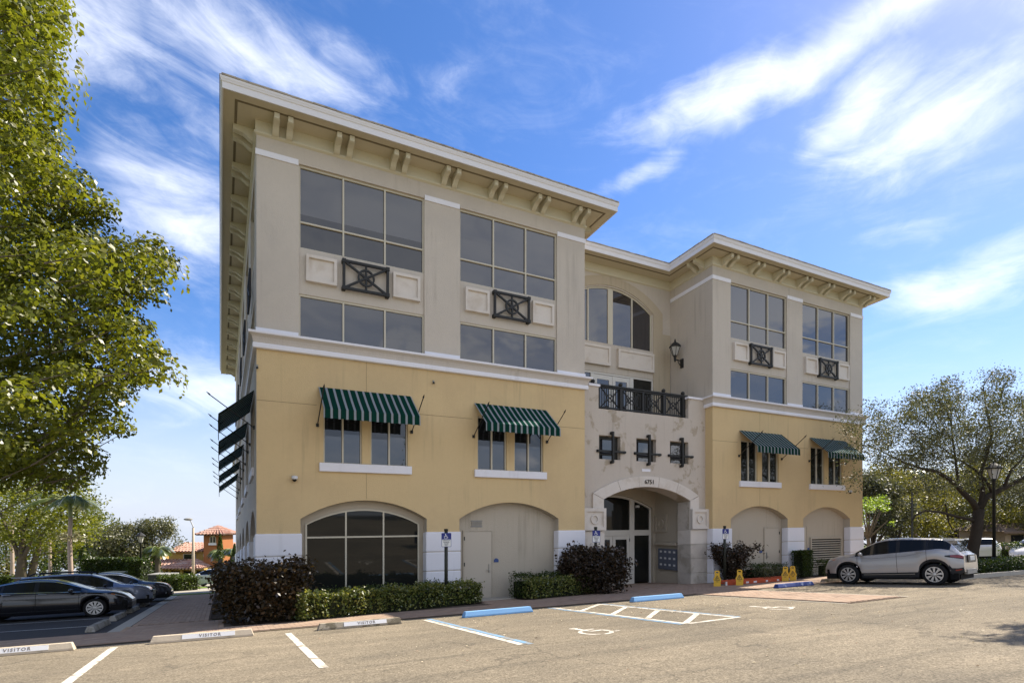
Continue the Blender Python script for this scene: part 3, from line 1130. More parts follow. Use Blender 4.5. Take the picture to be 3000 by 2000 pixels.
# recessed wall with the big arched window
RX0, RX1, RZS, RZA = 13.26, 18.06, 11.22, 12.06
mb = MB()
wall(mb, 'y', YRB, rect(XA, XB, 5.5, 12.95), [arch_poly(RX0, RX1, RZS, RZA, 9.49), rect(RX0, 18.12, 5.6, 8.17)], mb, .14)
part(mb, 'recessed_wall', m_taupe)
tp = MB()
to = [(12.65, 10.38)] + arc_pts(12.65, 18.67, 11.35, 12.52) + [(18.67, 10.38)]
ti = [(RX0 - .05, 10.38)] + arc_pts(RX0 - .05, RX1 + .05, RZS, RZA + .06) + [(RX1 + .05, 10.38)]
for k in range(len(to) - 1):
    tp.prism([to[k], to[k + 1], ti[k + 1], ti[k]][::-1], YRB - .035, YRB + .01)
tp.box(RX1 + .05, XB - .03, YRB - .035, YRB + .01, 5.6, 10.38).box(XA + .03, RX0 - .05, YRB - .035, YRB + .01, 5.6, 10.38)
part(tp, 'arch_surround', m_trimarch)
aw = arch_frame(RX0, RX1, 9.49, RZS, RZA, YRB + .06, .08, .07, (14.44, 15.66, 16.9), (), 'arched_window', m_frame, {15.66: .28})
column_panes(aw, RX0, RX1, 9.49, RZS, RZA, YRB + .10, (RX0, 14.44, 15.66, 16.9, RX1), m_glass, None, .05)
for a, b in ((13.3, 15.55), (15.98, 18.08)):
    o = part(MB().box(a, b, YRB - .09, YRB + .01, 8.46, 9.33), 'stone_panel', m_stone)
    f_ = MB().box(a + .17, b - .17, YRB - .093, YRB - .088, 8.63, 9.16)
    for q in ((a, a + .12, 8.46, 9.33), (b - .12, b, 8.46, 9.33), (a + .12, b - .12, 8.46, 8.58), (a + .12, b - .12, 9.21, 9.33)):
        f_.box(q[0], q[1], YRB - .13, YRB - .088, q[2], q[3])
    part(f_, 'moulding', m_stone, o)
bd = MB()
for q in ((RX0, 18.12, 8.09, 8.17), (RX0, RX0 + .07, 5.6, 8.1), (18.04, 18.12, 5.6, 8.1), (14.55, 14.72, 5.6, 8.1), (16.75, 16.95, 5.6, 8.1)):
    bd.box(q[0], q[1], YRB + .02, YRB + .10, q[2], q[3])
bd = part(bd, 'balcony_glazing', m_framew)
part(MB().box(RX0 + .06, 14.56, YRB + .06, YRB + .07, 5.65, 8.1), 'pane', m_glass, bd)
part(MB().box(16.94, 18.05, YRB + .06, YRB + .07, 5.65, 8.1), 'pane', m_glass_dark, bd)
for a, b in ((14.73, 15.73), (15.75, 16.74)):
    d = MB().box(a, a + .17, YRB + .03, YRB + .08, 5.6, 8.07).box(b - .17, b, YRB + .03, YRB + .08, 5.6, 8.07).box(a + .17, b - .17, YRB + .03, YRB + .08, 7.87, 8.07).box(a + .17, b - .17, YRB + .03, YRB + .08, 5.6, 5.85)
    do = part(d, 'balcony_door', m_framew)
    part(MB().box(a + .16, b - .16, YRB + .05, YRB + .06, 5.8, 7.9), 'pane', m_glass, do)


# upper windows
def window(x0, x1, z0, z1, cols, split, gm, y=FY + .07, name='window', m=m_frame, w=.046, d=.09, shade=None):
    mb = MB()
    mb.box(x0, x0 + w, y, y + d, z0, z1).box(x1 - w, x1, y, y + d, z0, z1)
    mb.box(x0 + w, x1 - w, y + .002, y + d, z1 - w * 1.3, z1).box(x0 + w, x1 - w, y + .002, y + d, z0, z0 + w * .5)
    xs = [x0 + (x1 - x0) * i / cols for i in range(cols + 1)]
    for x in xs[1:-1]:
        mb.box(x - w * .55, x + w * .55, y - .012, y + d - .002, z0 + .01, z1 - .03)
    zs = [z0] + ([split] if split else []) + [z1]
    for z in zs[1:-1]:
        mb.box(x0 + w, x1 - w, y - .006, y + d - .004, z - w * .5, z + w * .5)
    wo = part(mb, name, m)
    for i in range(cols):
        for k in range(len(zs) - 1):
            g = gm(i, k) if callable(gm) else gm
            part(MB().box(xs[i] + .02, xs[i + 1] - .02, y + .05, y + .062, zs[k] + .02, zs[k + 1] - .02), 'pane', g, wo)
            if shade is not None and k == len(zs) - 2:
                f, gs = shade(i)
                if f > 0:
                    part(MB().box(xs[i] + .03, xs[i + 1] - .03, y + .048, y + .052, zs[k + 1] - .03 - f * (zs[k + 1] - zs[k] - .06), zs[k + 1] - .03), 'roller_shade', gs, wo)
    return wo


for n, (a, b) in enumerate(BAYS):
    window(a, b, 9.55, 12.02, 3, 10.33, (lambda i, k, n=n: m_glass_night if n == 0 else ((m_glass, m_glass_mid, m_glass)[(i + n) % 3])),
           shade=lambda i, n=n: ((.86, .86, .86)[i], m_glass_blind) if n == 0 else ((0, .55, 0)[(i + n) % 3], m_glass_mid))
    window(a, b, 6.87, 8.17, 3, None, (lambda i, k, n=n: (m_glass_mid, m_glass_blind, m_glass_mid)[i] if n == 0 else (m_glass_mid if (i + n) % 2 else m_glass)),
           shade=lambda i, n=n: ((1.0, 1.0, .7)[i], m_glass_blind) if n == 0 else ((.35, 0, .2)[(i + n) % 3], m_glass_mid))
    # stone panels and the iron grille of the spandrel
    for x0 in (a + .19, b - 1.06):
        o = part(MB().box(x0, x0 + .9, FY - .01, FY + .06, 8.55, 9.35), 'stone_panel', m_stone)
        f_ = MB()
        for q in ((x0, x0 + .09, 8.55, 9.35), (x0 + .81, x0 + .9, 8.55, 9.35), (x0 + .09, x0 + .81, 8.55, 8.64), (x0 + .09, x0 + .81, 9.26, 9.35)):
            f_.box(q[0], q[1], FY - .075, FY - .008, q[2], q[3])
        part(f_, 'moulding', m_stone, o)
    xm = (a + b) / 2 + .02
    g = MB()
    y = FY - .08
    x0, x1, z0, z1 = xm - .68, xm + .68, 8.53, 9.36
    for q in ((x0, z0, x1, z0), (x0, z1, x1, z1), (x0, z0, x0, z1), (x1, z0, x1, z1)):
        g.bar((q[0], y, q[1]), (q[2], y, q[3]), .075)
    g.bar((x0, y, z0), (x1, y, z1), .06).bar((x0, y + .004, z1), (x1, y + .004, z0), .06).bar((xm, y + .008, z0), (xm, y + .008, z1), .055)
    g.ring((xm, y - .028, (z0 + z1) / 2), .24, .055, .055, 22)
    for x in (x0, x1):
        for z in (z0, z1):
            g.box(x - .055, x + .055, y - .055, FY + .05, z - .055, z + .055)
    part(g, 'iron_grille', m_iron)

# yellow storey windows with sills
for n, (a, b, c, d) in enumerate(YWIN):
    for x0, x1 in ((a, b), (c, d)):
        window(x0, x1, YW0, YW1, 2, None, m_glass if n < 2 else m_glass_dark, FY + .06, 'window', m_frame, .045, .07, shade=(lambda i, n=n: ((.55, .5)[i], m_glass_night)) if n < 2 else None)
    part(MB().box(a - .13, d + .11, FY - .09, FY + .1, 2.865, 3.125), 'window_sill', m_white, bevel=.012)

# control joints of the stucco
for x0, x1 in ((XL, XA), (XB, XR)):
    n = 0 if x0 < 5 else 2
    xs = [x0, YWIN[n][0] - .2, YWIN[n][3] + .2, YWIN[n + 1][0] - .2, YWIN[n + 1][3] + .2, x1]
    j = MB()
    for k in (0, 2, 4):
        j.box(xs[k], xs[k + 1], FY - .003, FY + .01, 4.86, 4.875)
    for q in (n,):
        xm = (YWIN[q][1] + YWIN[q][2]) / 2
        j.box(xm - .006, xm + .006, FY - .003, FY + .01, 2.05, 2.86).box(xm - .006, xm + .006, FY - .003, FY + .01, 5.42, 6.35)
    part(j, 'control_joint', m_joint)

# big arched ground-floor window
aw = arch_frame(2.30, 5.90, GB, 1.28, 1.76, FY + DEP - .08, .09, .05, (3.51, 4.70), ((.88, .05),), 'arched_window', m_frame)
column_panes(aw, 2.30, 5.90, GB, 1.28, 1.76, FY + DEP - .045, (2.30, 3.51, 4.70, 5.90), m_glass_dark, .88, .02)


# service doors, louvres
def plain_door(x0, x1, zt, handle_left, yy=FY + DEP):
    d = MB().box(x0, x1, yy - .035, yy + .005, GB, zt)
    o = part(d, 'service_door', m_door)
    fr = MB().box(x0 - .055, x0 - .008, yy - .05, yy + .01, GB, zt + .055).box(x1 + .008, x1 + .055, yy - .05, yy + .01, GB, zt + .055).box(x0 - .008, x1 + .008, yy - .05, yy + .01, zt + .008, zt + .055)
    part(fr, 'door_frame', m_beige, o)
    hx = x0 + .1 if handle_left else x1 - .1
    part(MB().box(hx - .03, hx + .03, yy - .06, yy - .03, -.45, -.15).bar((hx, yy - .09, -.36), (hx + (.11 if handle_left else -.11), yy - .09, -.36), .03).bar((hx, yy - .09, -.36), (hx, yy - .03, -.36), .03), 'handle', m_steel, o)
    kx = x1 + .01 if handle_left else x0 - .01
    h = MB()
    for z in (-1.15, -.2, .7):
        h.box(kx - .018, kx + .018, yy - .062, yy - .03, z, z + .13)
    part(h, 'hinge', m_bronze, o)
    return o


YD = FY + DEP
plain_door(7.55, 8.60, 1.0, False)
part(MB().box(8.70, 8.88, YD - .02, YD + .005, -.10, .0).prism([(8.72, 0), (8.86, 0), (8.83, .04), (8.75, .04)], YD - .02, YD + .005), 'door_plaque', m_plaque)
lv = MB().box(7.80, 8.24, YD - .02, YD + .004, 1.16, 1.20).box(7.80, 8.24, YD - .02, YD + .004, 1.36, 1.40)
for k in range(4):
    lv.box(7.82, 8.22, YD - .03, YD + .002, 1.205 + k * .04, 1.225 + k * .04)
part(lv, 'wall_vent', m_grey)
plain_door(22.95, 23.95, .98, True)
part(MB().box(22.6, 22.78, YD - .02, YD + .005, -.16, -.05), 'door_plaque', m_plaque)
plain_door(25.0, 26.0, 1.05, False)
part(MB().box(26.1, 26.26, YD - .02, YD + .005, -.12, -.0), 'door_plaque', m_plaque)
lo = part(MB().box(26.35, 28.75, YD - .09, YD + .004, .42, .50).box(26.35, 28.75, YD - .09, YD + .004, GB, GB + .4).box(26.28, 26.35, YD - .09, YD + .004, GB, .5).box(28.75, 28.82, YD - .09, YD + .004, GB, .5), 'louvre', m_beige)
part(MB().box(26.35, 28.75, YD - .012, YD - .006, GB + .3, .45), 'louvre_shade_panel', m_inner_shade, lo)  # dark sheet behind the slats in place of shaded depth
for k in range(12):
    z = -.95 + k * .115
    part(MB().add([(26.35, YD - .085, z - .012), (28.75, YD - .085, z - .012), (28.75, YD - .02, z + .03), (26.35, YD - .02, z + .03),
                   (26.35, YD - .085, z + .012), (28.75, YD - .085, z + .012), (28.75, YD - .02, z + .05), (26.35, YD - .02, z + .05)],
                  [(0, 1, 2, 3), (4, 5, 6, 7), (0, 1, 5, 4)]), 'louvre_slat', m_beige, lo)
part(MB().box(7.45, 9.2, FY - .55, FY + .3, GB - .02, GB + .075), 'door_step', m_concrete)
part(MB().box(25.5, 27.0, FY - .45, FY + .3, GB - .02, GB + .07), 'door_step', m_concrete)

# white base blocks
PIERS = [(XL, 2.13), (6.07, 7.23), (11.21, XA), (XB, 20.3), (24.15, 25.3), (29.05, XR)]
CZ = [(.335, .99), (-.305, .315), (-.945, -.325), (GB, -.965)]
for i, (a, b) in enumerate(PIERS):
    a0 = a - .04 if i in (0, 1, 2, 4, 5) else a - .03
    b0 = b + .04 if i not in (2,) else b
    for z0, z1 in CZ:
        part(MB().box(a0, b0, FY - .05, FY + .30, z0, z1), 'base_block', m_white, bevel=.03)
    part(MB().box(a0 + .02, b0 - .02, FY - .035, FY + .28, GB, .97), 'base_core', m_cove)
for k in range(5):
    a = FY + .31 if k == 0 else yb[k - 1][1]
    b = yb[k][0]
    for z0, z1 in CZ:
        part(MB().box(XL - .05, XL + .7, a - .04, b + .04, z0 + (0), z1 - .06), 'base_block', m_white, bevel=.03)
part(MB().box(XL - .05, XL + .7, yb[4][1] - .04, YB, GB, .93), 'base_block', m_white)


# swept mouldings
def sweep(path, profile, closed_ends=True):
    """path of (x,y) with the outside on the right; profile of (out, z)"""
    mb = MB()
    n = len(path)
    nrm = []
    for i in range(n):
        ds = []
        if i > 0:
            ds.append((Vector(path[i]) - Vector(path[i - 1])).normalized())
        if i < n - 1:
            ds.append((Vector(path[i + 1]) - Vector(path[i])).normalized())
        ns = [Vector((d.y, -d.x)) for d in ds]
        if len(ns) == 1:
            nrm.append(ns[0])
        else:
            s = ns[0] + ns[1]
            nrm.append(s * (2 / s.length_squared) if s.length > 1e-6 else ns[0])
    k = len(profile)
    for i in range(n):
        for o, z in profile:
            mb.v.append((path[i][0] + nrm[i].x * o, path[i][1] + nrm[i].y * o, z))
    for i in range(n - 1):
        for j in range(k - 1):
            mb.f.append((i * k + j, (i + 1) * k + j, (i + 1) * k + j + 1, i * k + j + 1))
    if closed_ends:
        mb.f.append(tuple(range(k)))
        mb.f.append(tuple((n - 1) * k + j for j in range(k))[::-1])
    return mb


P_LEFT = [(XL, YB), (XL, FY), (XA, FY), (XA, YC + .4)]
P_RIGHT = [(XB, YC + .4), (XB, FY), (XR, FY), (XR, YB)]
P_EAVE = [(XL, YB), (XL, FY), (XA, FY), (XA, YRB), (XB, YRB), (XB, FY), (XR, FY), (XR, YB), (XL, YB)]
for p in (P_LEFT, P_RIGHT):
    part(sweep(p, [(-.05, 6.35), (.09, 6.35), (.105, 6.37), (.105, 6.47), (.09, 6.50), (-.05, 6.50)]), 'belt_fillet', m_white)
    part(sweep(p, [(-.05, 6.50), (.085, 6.50), (.10, 6.58), (.13, 6.66), (.20, 6.73), (-.05, 6.73)]), 'belt_cove', m_cove)
    part(sweep(p, [(-.05, 6.73), (.215, 6.73), (.225, 6.75), (.225, 6.80), (.03, 6.865), (-.05, 6.865)]), 'belt_cap', m_white)
part(sweep([(XB, YRB - .04), (XB, FY), (XB + .01, FY)], [(-.02, 11.955), (.03, 11.955), (.03, 12.12), (-.02, 12.12)]), 'pier_band', m_white)
for a, b in ((XL, 2.07), (6.0, 7.24), (11.15, XA), (XB + .005, 20.28), (24.11, 25.24), (29.08, XR)):
    part(MB().box(a - (.03 if a == XL else 0), b + (.03 if b in (XA, XR) else 0), FY - .028, FY + .01, 11.95, 12.115), 'pier_band', m_white)
    part(MB().box(a - (.02 if a == XL else 0), b + (.02 if b in (XA, XR) else 0), FY - .028, FY + .01, 6.86, 6.96), 'pier_foot', m_white)
part(sweep(P_EAVE[:-1], [(0, 12.52), (.05, 12.545), (.07, 12.56), (.07, 12.60), (.03, 12.62), (.03, 12.945), (0, 12.945)]), 'frieze', m_cream)
part(sweep(P_EAVE[:-1], [(0, 12.935), (.87, 12.935), (.87, 12.955), (0, 12.955)]), 'soffit', m_soffit)
part(sweep(P_EAVE[:-1], [(.50, 12.94), (.50, 12.929), (.57, 12.929), (.57, 12.94)]), 'soffit_vent', mat('vent_mesh', (.20, .165, .105), var=.1))
part(sweep(P_EAVE[:-1], [(.85, 12.96), (.855, 12.90), (.885, 12.90), (.885, 13.07), (.905, 13.085), (.915, 13.12), (.93, 13.15), (.935, 13.20), (.80, 13.20)]), 'fascia', m_fascia)


def offset_path(o):
    mb_ = sweep(P_EAVE[:-1], [(o, 0), (o + .01, 0)], False)
    return [mb_.v[i * 2][:2] for i in range(len(P_EAVE) - 1)]


ep = offset_path(.90)
v, f = fill([(x, y) for x, y in ep])
rf = part(MB().add([(x, y, 13.205) for x, y in v], f), 'roof', m_rooftile)
hip = MB()
for x0, x1, y0, y1 in ((XL - .8, XA + .8, FY - .8, YB + .8), (XB - .8, XR + .8, FY - .8, YB + .8), (XA, XB, YRB, YB)):
    c = min(x1 - x0, y1 - y0) / 2
    h = c * .16
    hip.add([(x0, y0, 13.22), (x1, y0, 13.22), (x1, y1, 13.22), (x0, y1, 13.22), ((x0 + x1) / 2, y0 + c, 13.22 + h), ((x0 + x1) / 2, y1 - c, 13.22 + h)],
            [(0, 1, 4), (1, 2, 5, 4), (2, 3, 5), (3, 0, 4, 5)])
part(hip, 'hip', m_rooftile, rf)
tl = MB()
for (x0, y0), (x1, y1) in zip(ep[:-1], ep[1:]):
    L = math.hypot(x1 - x0, y1 - y0)
    n = max(1, int(L / .33))
    dx, dy = (x1 - x0) / L, (y1 - y0) / L
    nx, ny = dy, -dx
    for k in range(n):
        s = L / n
        cx, cy = x0 + dx * s * (k + .5), y0 + dy * s * (k + .5)
        z = random.uniform(-.008, .008)
        h = s / 2 - .0015
        a = (cx - dx * h + nx * .05, cy - dy * h + ny * .05)
        b = (cx + dx * h + nx * .05, cy + dy * h + ny * .05)
        c = (cx + dx * h - nx * .35, cy + dy * h - ny * .35)
        d = (cx - dx * h - nx * .35, cy - dy * h - ny * .35)
        tl.add([(*a, 13.205 + z), (*b, 13.205 + z), (*c, 13.25 + z), (*d, 13.25 + z), (*a, 13.250 + z), (*b, 13.250 + z), (*c, 13.30 + z), (*d, 13.30 + z)],
               [(3, 2, 1, 0), (4, 5, 6, 7), (0, 1, 5, 4), (1, 2, 6, 5), (2, 3, 7, 6), (3, 0, 4, 7)])
tag(part(tl, 'eave_tiles', m_rooftile, rf), kind='stuff')

# corbels under the eaves: an ogee bracket, always in pairs
prof = [(0, .0), (0, -.36), (.05, -.36), (.10, -.345), (.16, -.31), (.22, -.26), (.29, -.215), (.37, -.19), (.46, -.175), (.53, -.165), (.56, -.15), (.57, -.10), (.57, 0)]
corb = MB().prismx([(-.03 - a, b) for a, b in prof], -.07, .07).add(
    [(s * .085, -.03 - a, b - .012) for s in (-1, 1) for a, b in prof[1:11]],
    [(i, i + 1, i + 11, i + 10) for i in range(9)]).mesh('corbel', m_cream)


def corbel(x, y, rz):
    o = bpy.data.objects.new('corbel', corb)
    o.parent = bld
    o.location = (x - BO[0], y - BO[1], 12.937 - SL * (y - FY) - BO[2])
    o.rotation_euler = (0, 0, rz)
    link(o)


for k in range(7):
    for dx in (0, .37):
        corbel(1.43 + 1.73 * k + dx, FY, 0)
        corbel(19.74 + 1.68 * k + dx, FY, 0)
for k in range(14):
    for dy in (0, .37):
        corbel(XL, FY + .45 + 1.735 * k + dy, -math.pi / 2)
        if k < 2:
            corbel(XR, FY + .45 + 1.735 * k + dy, math.pi / 2)
for dy in (.5, .87):
    corbel(XB, FY + dy, -math.pi / 2)
    corbel(XA, FY + dy, math.pi / 2)
# ------------------------------------------------------------------ things fixed to the building
def sz(y):
    return -SL * (y - FY)


def awning_mat():
    m = bpy.data.materials.new('striped_canvas')
    m.use_nodes = True
    T = NT(m.node_tree)
    T.n.clear()
    tc = T.node('ShaderNodeTexCoord').outputs['Object']
    sp = T.node('ShaderNodeSeparateXYZ', {0: tc})
    f = T.m('FRACT', T.m('DIVIDE', sp.outputs[0], .2225))
    dist = T.m('ABSOLUTE', T.m('SUBTRACT', f, .5))
    nz = T.noise(tc, 5, 4, .6)
    g = T.mix(nz, (.009, .060, .042, 1), (.014, .08, .056, 1))
    col = T.mix(T.smooth(dist, .29, .297), g, (.05, .03, .035, 1))
    col = T.mix(T.smooth(dist, .318, .324), col, g)
    col = T.mix(T.smooth(dist, .345, .352), col, (.46, .50, .52, 1))
    d = T.node('ShaderNodeBsdfDiffuse', {'Color': col})
    t = T.node('ShaderNodeBsdfTranslucent', {'Color': T.mix(.2, col, (.1, .2, .12, 1))})
    mx = T.node('ShaderNodeMixShader', {0: .5, 1: d.outputs[0], 2: t.outputs[0]})
    T.node('ShaderNodeOutputMaterial', {'Surface': mx.outputs[0]})
    return m


m_canvas = awning_mat()





def awning(x0, x1, label, side=False, group='striped awnings over the front windows'):
    """local frame: wall at y=0, outwards is -y, x along the wall, z=0 at the top hem"""
    W = x1 - x0
    e = empty('awning', (0, 0, 0), label, 'awning', group)
    m = m_canvas
    P, D, V = .97, .80, .275
    mb = MB()
    n = 26
    top, edge, hem = [], [], []
    for i in range(n + 1):
        x = W * i / n
        sag = .012 * math.sin(math.pi * ((i % 13) / 13))
        top.append((x, -.01, 0))
        edge.append((x, -P, -D - sag * .4))
        hem.append((x, -P - .004 + .008 * math.sin(i * 2.1), -D - V + (.006 if i % 2 else -.004)))
    mid = [(x, -P / 2, -D / 2 - .018 * math.sin(math.pi * i / n)) for i, (x, _, _) in enumerate(top)]
    k = n + 1
    vs = top + mid + edge + hem
    fs = [(r * k + i, r * k + i + 1, (r + 1) * k + i + 1, (r + 1) * k + i) for r in range(3) for i in range(n)]
    o = mb.add(vs, fs).build('canvas', m, e)
    md = o.modifiers.new('solid', 'SOLIDIFY')
    md.thickness = .012
    fr = MB().tube([(.02, -P + .02, -D - .02), (W - .02, -P + .02, -D - .02)], .014).tube([(.02, -.03, -.03), (W - .02, -.03, -.03)], .014)
    for x in (.03, W / 2, W - .03):
        fr.tube([(x, -.03, -.03), (x, -P + .02, -D - .02)], .011)
    fr.build('frame', m_iron, e)
    for x in (-.03, W + .02):
        r = MB().tube([(x, -.03, -1.15), (x, -P - .22, -.27)], .016).tube([(x, -P - .22, -.27), (x, -P - .235, -.255), (x, -P - .27, -.22), (x, -P - .33, -.17)], [.016, .028, .022, .002])
        r.box(x - .04, x + .04, -.045, .02, -1.2, -1.1)
        r.build('spear_rod', m_iron, e)
    return e


for (a, b), lab in zip(((2.64, 5.53), (7.78, 10.68), (20.84, 23.69), (25.77, 28.62)),
                       ('wide green striped awning nearest the building corner, over the big arched window',
                        'sunlit green striped awning above the beige door and wall vent',
                        'green striped awning right of the stone entrance arch',
                        'sun patched striped awning at the far end beside the oak leaves')):
    aw_ = awning(a, b, lab)
    aw_.location = (a, FY, 5.41)
for k, (a, b) in enumerate(yb):
    lab = ['nearest green awning seen edge on along the shaded side wall', 'second green awning from the corner on the side wall',
           'third green awning along the side wall, in the middle of five', 'fourth green awning along the side wall',
           'farthest and smallest green awning on the side wall'][k]
    m_ = (a + b) / 2
    aw_ = awning(0, 2.6, lab, True, 'green awnings along the side wall')
    aw_.location = (XL, m_ + 1.3, 5.41 + sz(m_ + 1.3))
    aw_.rotation_euler = (Matrix.Rotation(-math.atan(SL), 4, 'X') @ Matrix.Rotation(-math.pi / 2, 4, 'Z')).to_euler()

# wall lantern by the balcony
lx, ly = XB, 19.62
e = empty('wall_lantern', (lx, ly, 8.72 + .02), 'large black wall lantern on the taupe return wall above the balcony', 'lantern')
b = MB().box(-.05, .0, -.09, .09, -.28, .14)
b.tube([(-.02, 0, .02), (-.25, 0, .05), (-.42, 0, .06)], .028).tube([(-.03, 0, -.2), (-.15, 0, -.16), (-.28, 0, .0)], .02)
b.lathe([(.02, -.06), (.045, .0), (.05, .06), (.07, .18), (.085, .22), (.10, .24)], (-.45, 0, 0), 8)
b.build('bracket', m_iron, e)
MB().lathe([(.10, .25), (.235, .62)], (-.45, 0, 0), 6).build('glass', mat('frosted_glass', (.42, .41, .37), rough=.3, var=.05), e)
c = MB().lathe([(.27, .62), (.28, .66), (.18, .78), (.06, .86), (.035, .90), (.04, .94), (.01, 1.02)], (-.45, 0, 0), 6)
for k in range(6):
    t = 2 * math.pi * k / 6
    c.bar((-.45 + .105 * math.cos(t), .105 * math.sin(t), .24), (-.45 + .245 * math.cos(t), .245 * math.sin(t), .64), .02)
c.build('cap', m_iron, e)


# dome cameras and small wall fittings
def dome_camera(loc, label):
    e = empty('security_camera', loc, label, 'camera', 'dome cameras on the walls')
    MB().box(-.055, .055, -.02, .01, -.02, .10).lathe([(.085, -.0), (.09, .03), (.088, .09), (.06, .105)], (0, -.09, 0), 12).build('housing', m_plastic, e, True)
    MB().sphere((0, -.09, -.005), .066, 10, 6).build('dome', m_black, e, True)


cx, cz = onY(862, 1404, FY)
dome_camera((cx, FY, cz), 'white dome camera low on the yellow wall left of the first awning')
cx, cz = onY(2486, 1442, FY)
dome_camera((cx, FY, cz), 'white dome camera on the yellow wall below the farthest striped awning')
dome_camera((17.3, VY - .25, 1.95), 'white dome camera inside the entrance arch')
for px, py, lab in ((753, 1073, 'tiny grey fitting at the top corner of the yellow wall'), (1269, 1118, 'tiny grey fitting on the yellow wall between the two front awnings')):
    cx, cz = onY(px, py, FY)
    e = empty('wall_fitting', (cx, FY, cz), lab, 'fitting')
    MB().box(-.025, .025, -.05, .0, -.05, .04).build('bracket', m_grey, e)
    MB().lathe([(.03, -.06), (.035, -.02), (.02, .0)], (0, -.07, -.02), 8).build('sensor', m_bronze, e)

# mailboxes on the vestibule side wall
e = empty('mailbox_bank', (VX1, 19.72, GB + sz(19.7)), 'blue grey bank of mailboxes on the wall inside the entrance', 'mailbox')
m_mail = mat('blue_grey_metal', (.13, .145, .18), rough=.45, spec=.4, var=.04)
MB().box(-.10, .0, -.62, .62, .64, 1.60).build('cabinet', m_mail, e)
for r in range(3):
    for c in range(4):
        y, z = -.58 + c * .29, .69 + r * .3
        d = MB().box(-.112, -.095, y, y + .28, z, z + .29).build('mailbox_door', m_mail, e)
        MB().box(-.118, -.105, y + .07, y + .20, z + .13, z + .22).build('number_card', m_plastic, d)
MB().prismx([(-.7, 1.78), (.7, 1.78), (.7, 1.9), (-.7, 1.9)], -.25, 0).build('hood', m_beige, e)
mo = part(MB().box(VX1 - .05, VX1 + .02, 19.80, 20.62, .98, 1.80), 'medallion_block', m_beige)
fr = MB()
for q in ((19.80, 19.92, .98, 1.80), (20.50, 20.62, .98, 1.80), (19.92, 20.50, .98, 1.10), (19.92, 20.50, 1.68, 1.80)):
    fr.box(VX1 - .10, VX1 - .045, q[0], q[1], q[2], q[3])
part(fr, 'moulding', m_beige, mo)
rg = MB().ring((20.21, 0, 1.39), .16, .06, .05)
rg.v = [(VX1 - .09 + y, x, z_) for x, y, z_ in rg.v]
part(rg, 'ring', m_beige, mo)

# ------------------------------------------------------------------ wheel stops
m_stopc = mat('buff_concrete', (.52, .44, .33), rough=.9, spec=.15, var=.12, vscale=4, bump=.3, col2=(.37, .31, .23), c2scale=3, c2lo=.55, c2hi=.75)
m_stopold = mat('dirty_concrete', (.36, .31, .235), rough=.92, spec=.1, var=.2, vscale=4, bump=.4, col2=(.17, .145, .10), c2scale=4, c2lo=.5, c2hi=.62)
m_stopb = mat('light_blue_paint', (.20, .40, .66), rough=.7, spec=.25, var=.07, vscale=4, col2=(.27, .36, .45), c2scale=9, c2lo=.62, c2hi=.7)
m_stopd = mat('dark_blue_paint', (.045, .07, .22), rough=.7, spec=.25, var=.1, vscale=4, col2=(.30, .36, .48), c2scale=4, c2lo=.58, c2hi=.72)
m_stopg = mat('grey_concrete', (.30, .285, .255), rough=.92, spec=.1, var=.15, vscale=4, bump=.4, col2=(.2, .185, .15), c2scale=4)
m_stencil = mat('stencil_board', (.74, .73, .72), rough=.7, var=.05, vscale=6)
m_letters = mat('grey_letters', (.20, .17, .14), rough=.8, var=.1)


def wheel_stop(x, y, L, m, label, text=False, rz=0.0, group='concrete wheel stops'):
    th = -math.atan(SL)
    mtx = Matrix.Translation((x, y, gz(y) - .008)) @ Matrix.Rotation(th, 4, 'X') @ Matrix.Rotation(rz, 4, 'Z')
    e = empty('wheel_stop', label=label, cat='wheel stop', group=group, mtx=mtx)
    h, w0, w1, c = .145, .105, .062, .05
    l = L / 2
    p = [(-w0, 0), (-w0 * .97, .04), (-w1, h), (w1, h), (w0 * .97, .04), (w0, 0)]
    q = [(-l, 0), (-l + .01, .04), (-l + c, h)]
    idx = [0, 1, 2, 2, 1, 0]
    vs = []
    for s in (-1, 1):
        for (a, b), i in zip(p, idx):
            vs.append((s * -q[i][0] * -1 if s < 0 else -q[i][0], a, b))
    vs = [(q[i][0], a, b) for (a, b), i in zip(p, idx)] + [(-q[i][0], a, b) for (a, b), i in zip(p, idx)]
    mb = MB().add(vs, [(0, 1, 2, 3, 4, 5), (11, 10, 9, 8, 7, 6)] + [(i, i + 6, (i + 1) % 6 + 6, (i + 1) % 6) for i in range(6)])
    mb.build('block', m, e, bevel=.008)
    if text:
        a = math.atan2(h - .04, w0 - w1)
        R = Matrix.Translation((.1, -(w0 + w1) / 2 - .002, .092)) @ Matrix.Rotation(a, 4, 'X')
        b = MB().box(-.48, .48, -.046, .046, -.004, .002)
        bo = b.build('stencil_panel', m_stencil, e)
        bo.data.transform(R)
        text_mesh('VISITOR', .085, m_letters, 'lettering', bo, R @ Matrix.Translation((.02, 0, .003)), .002, 1.35, .0012)
    return e


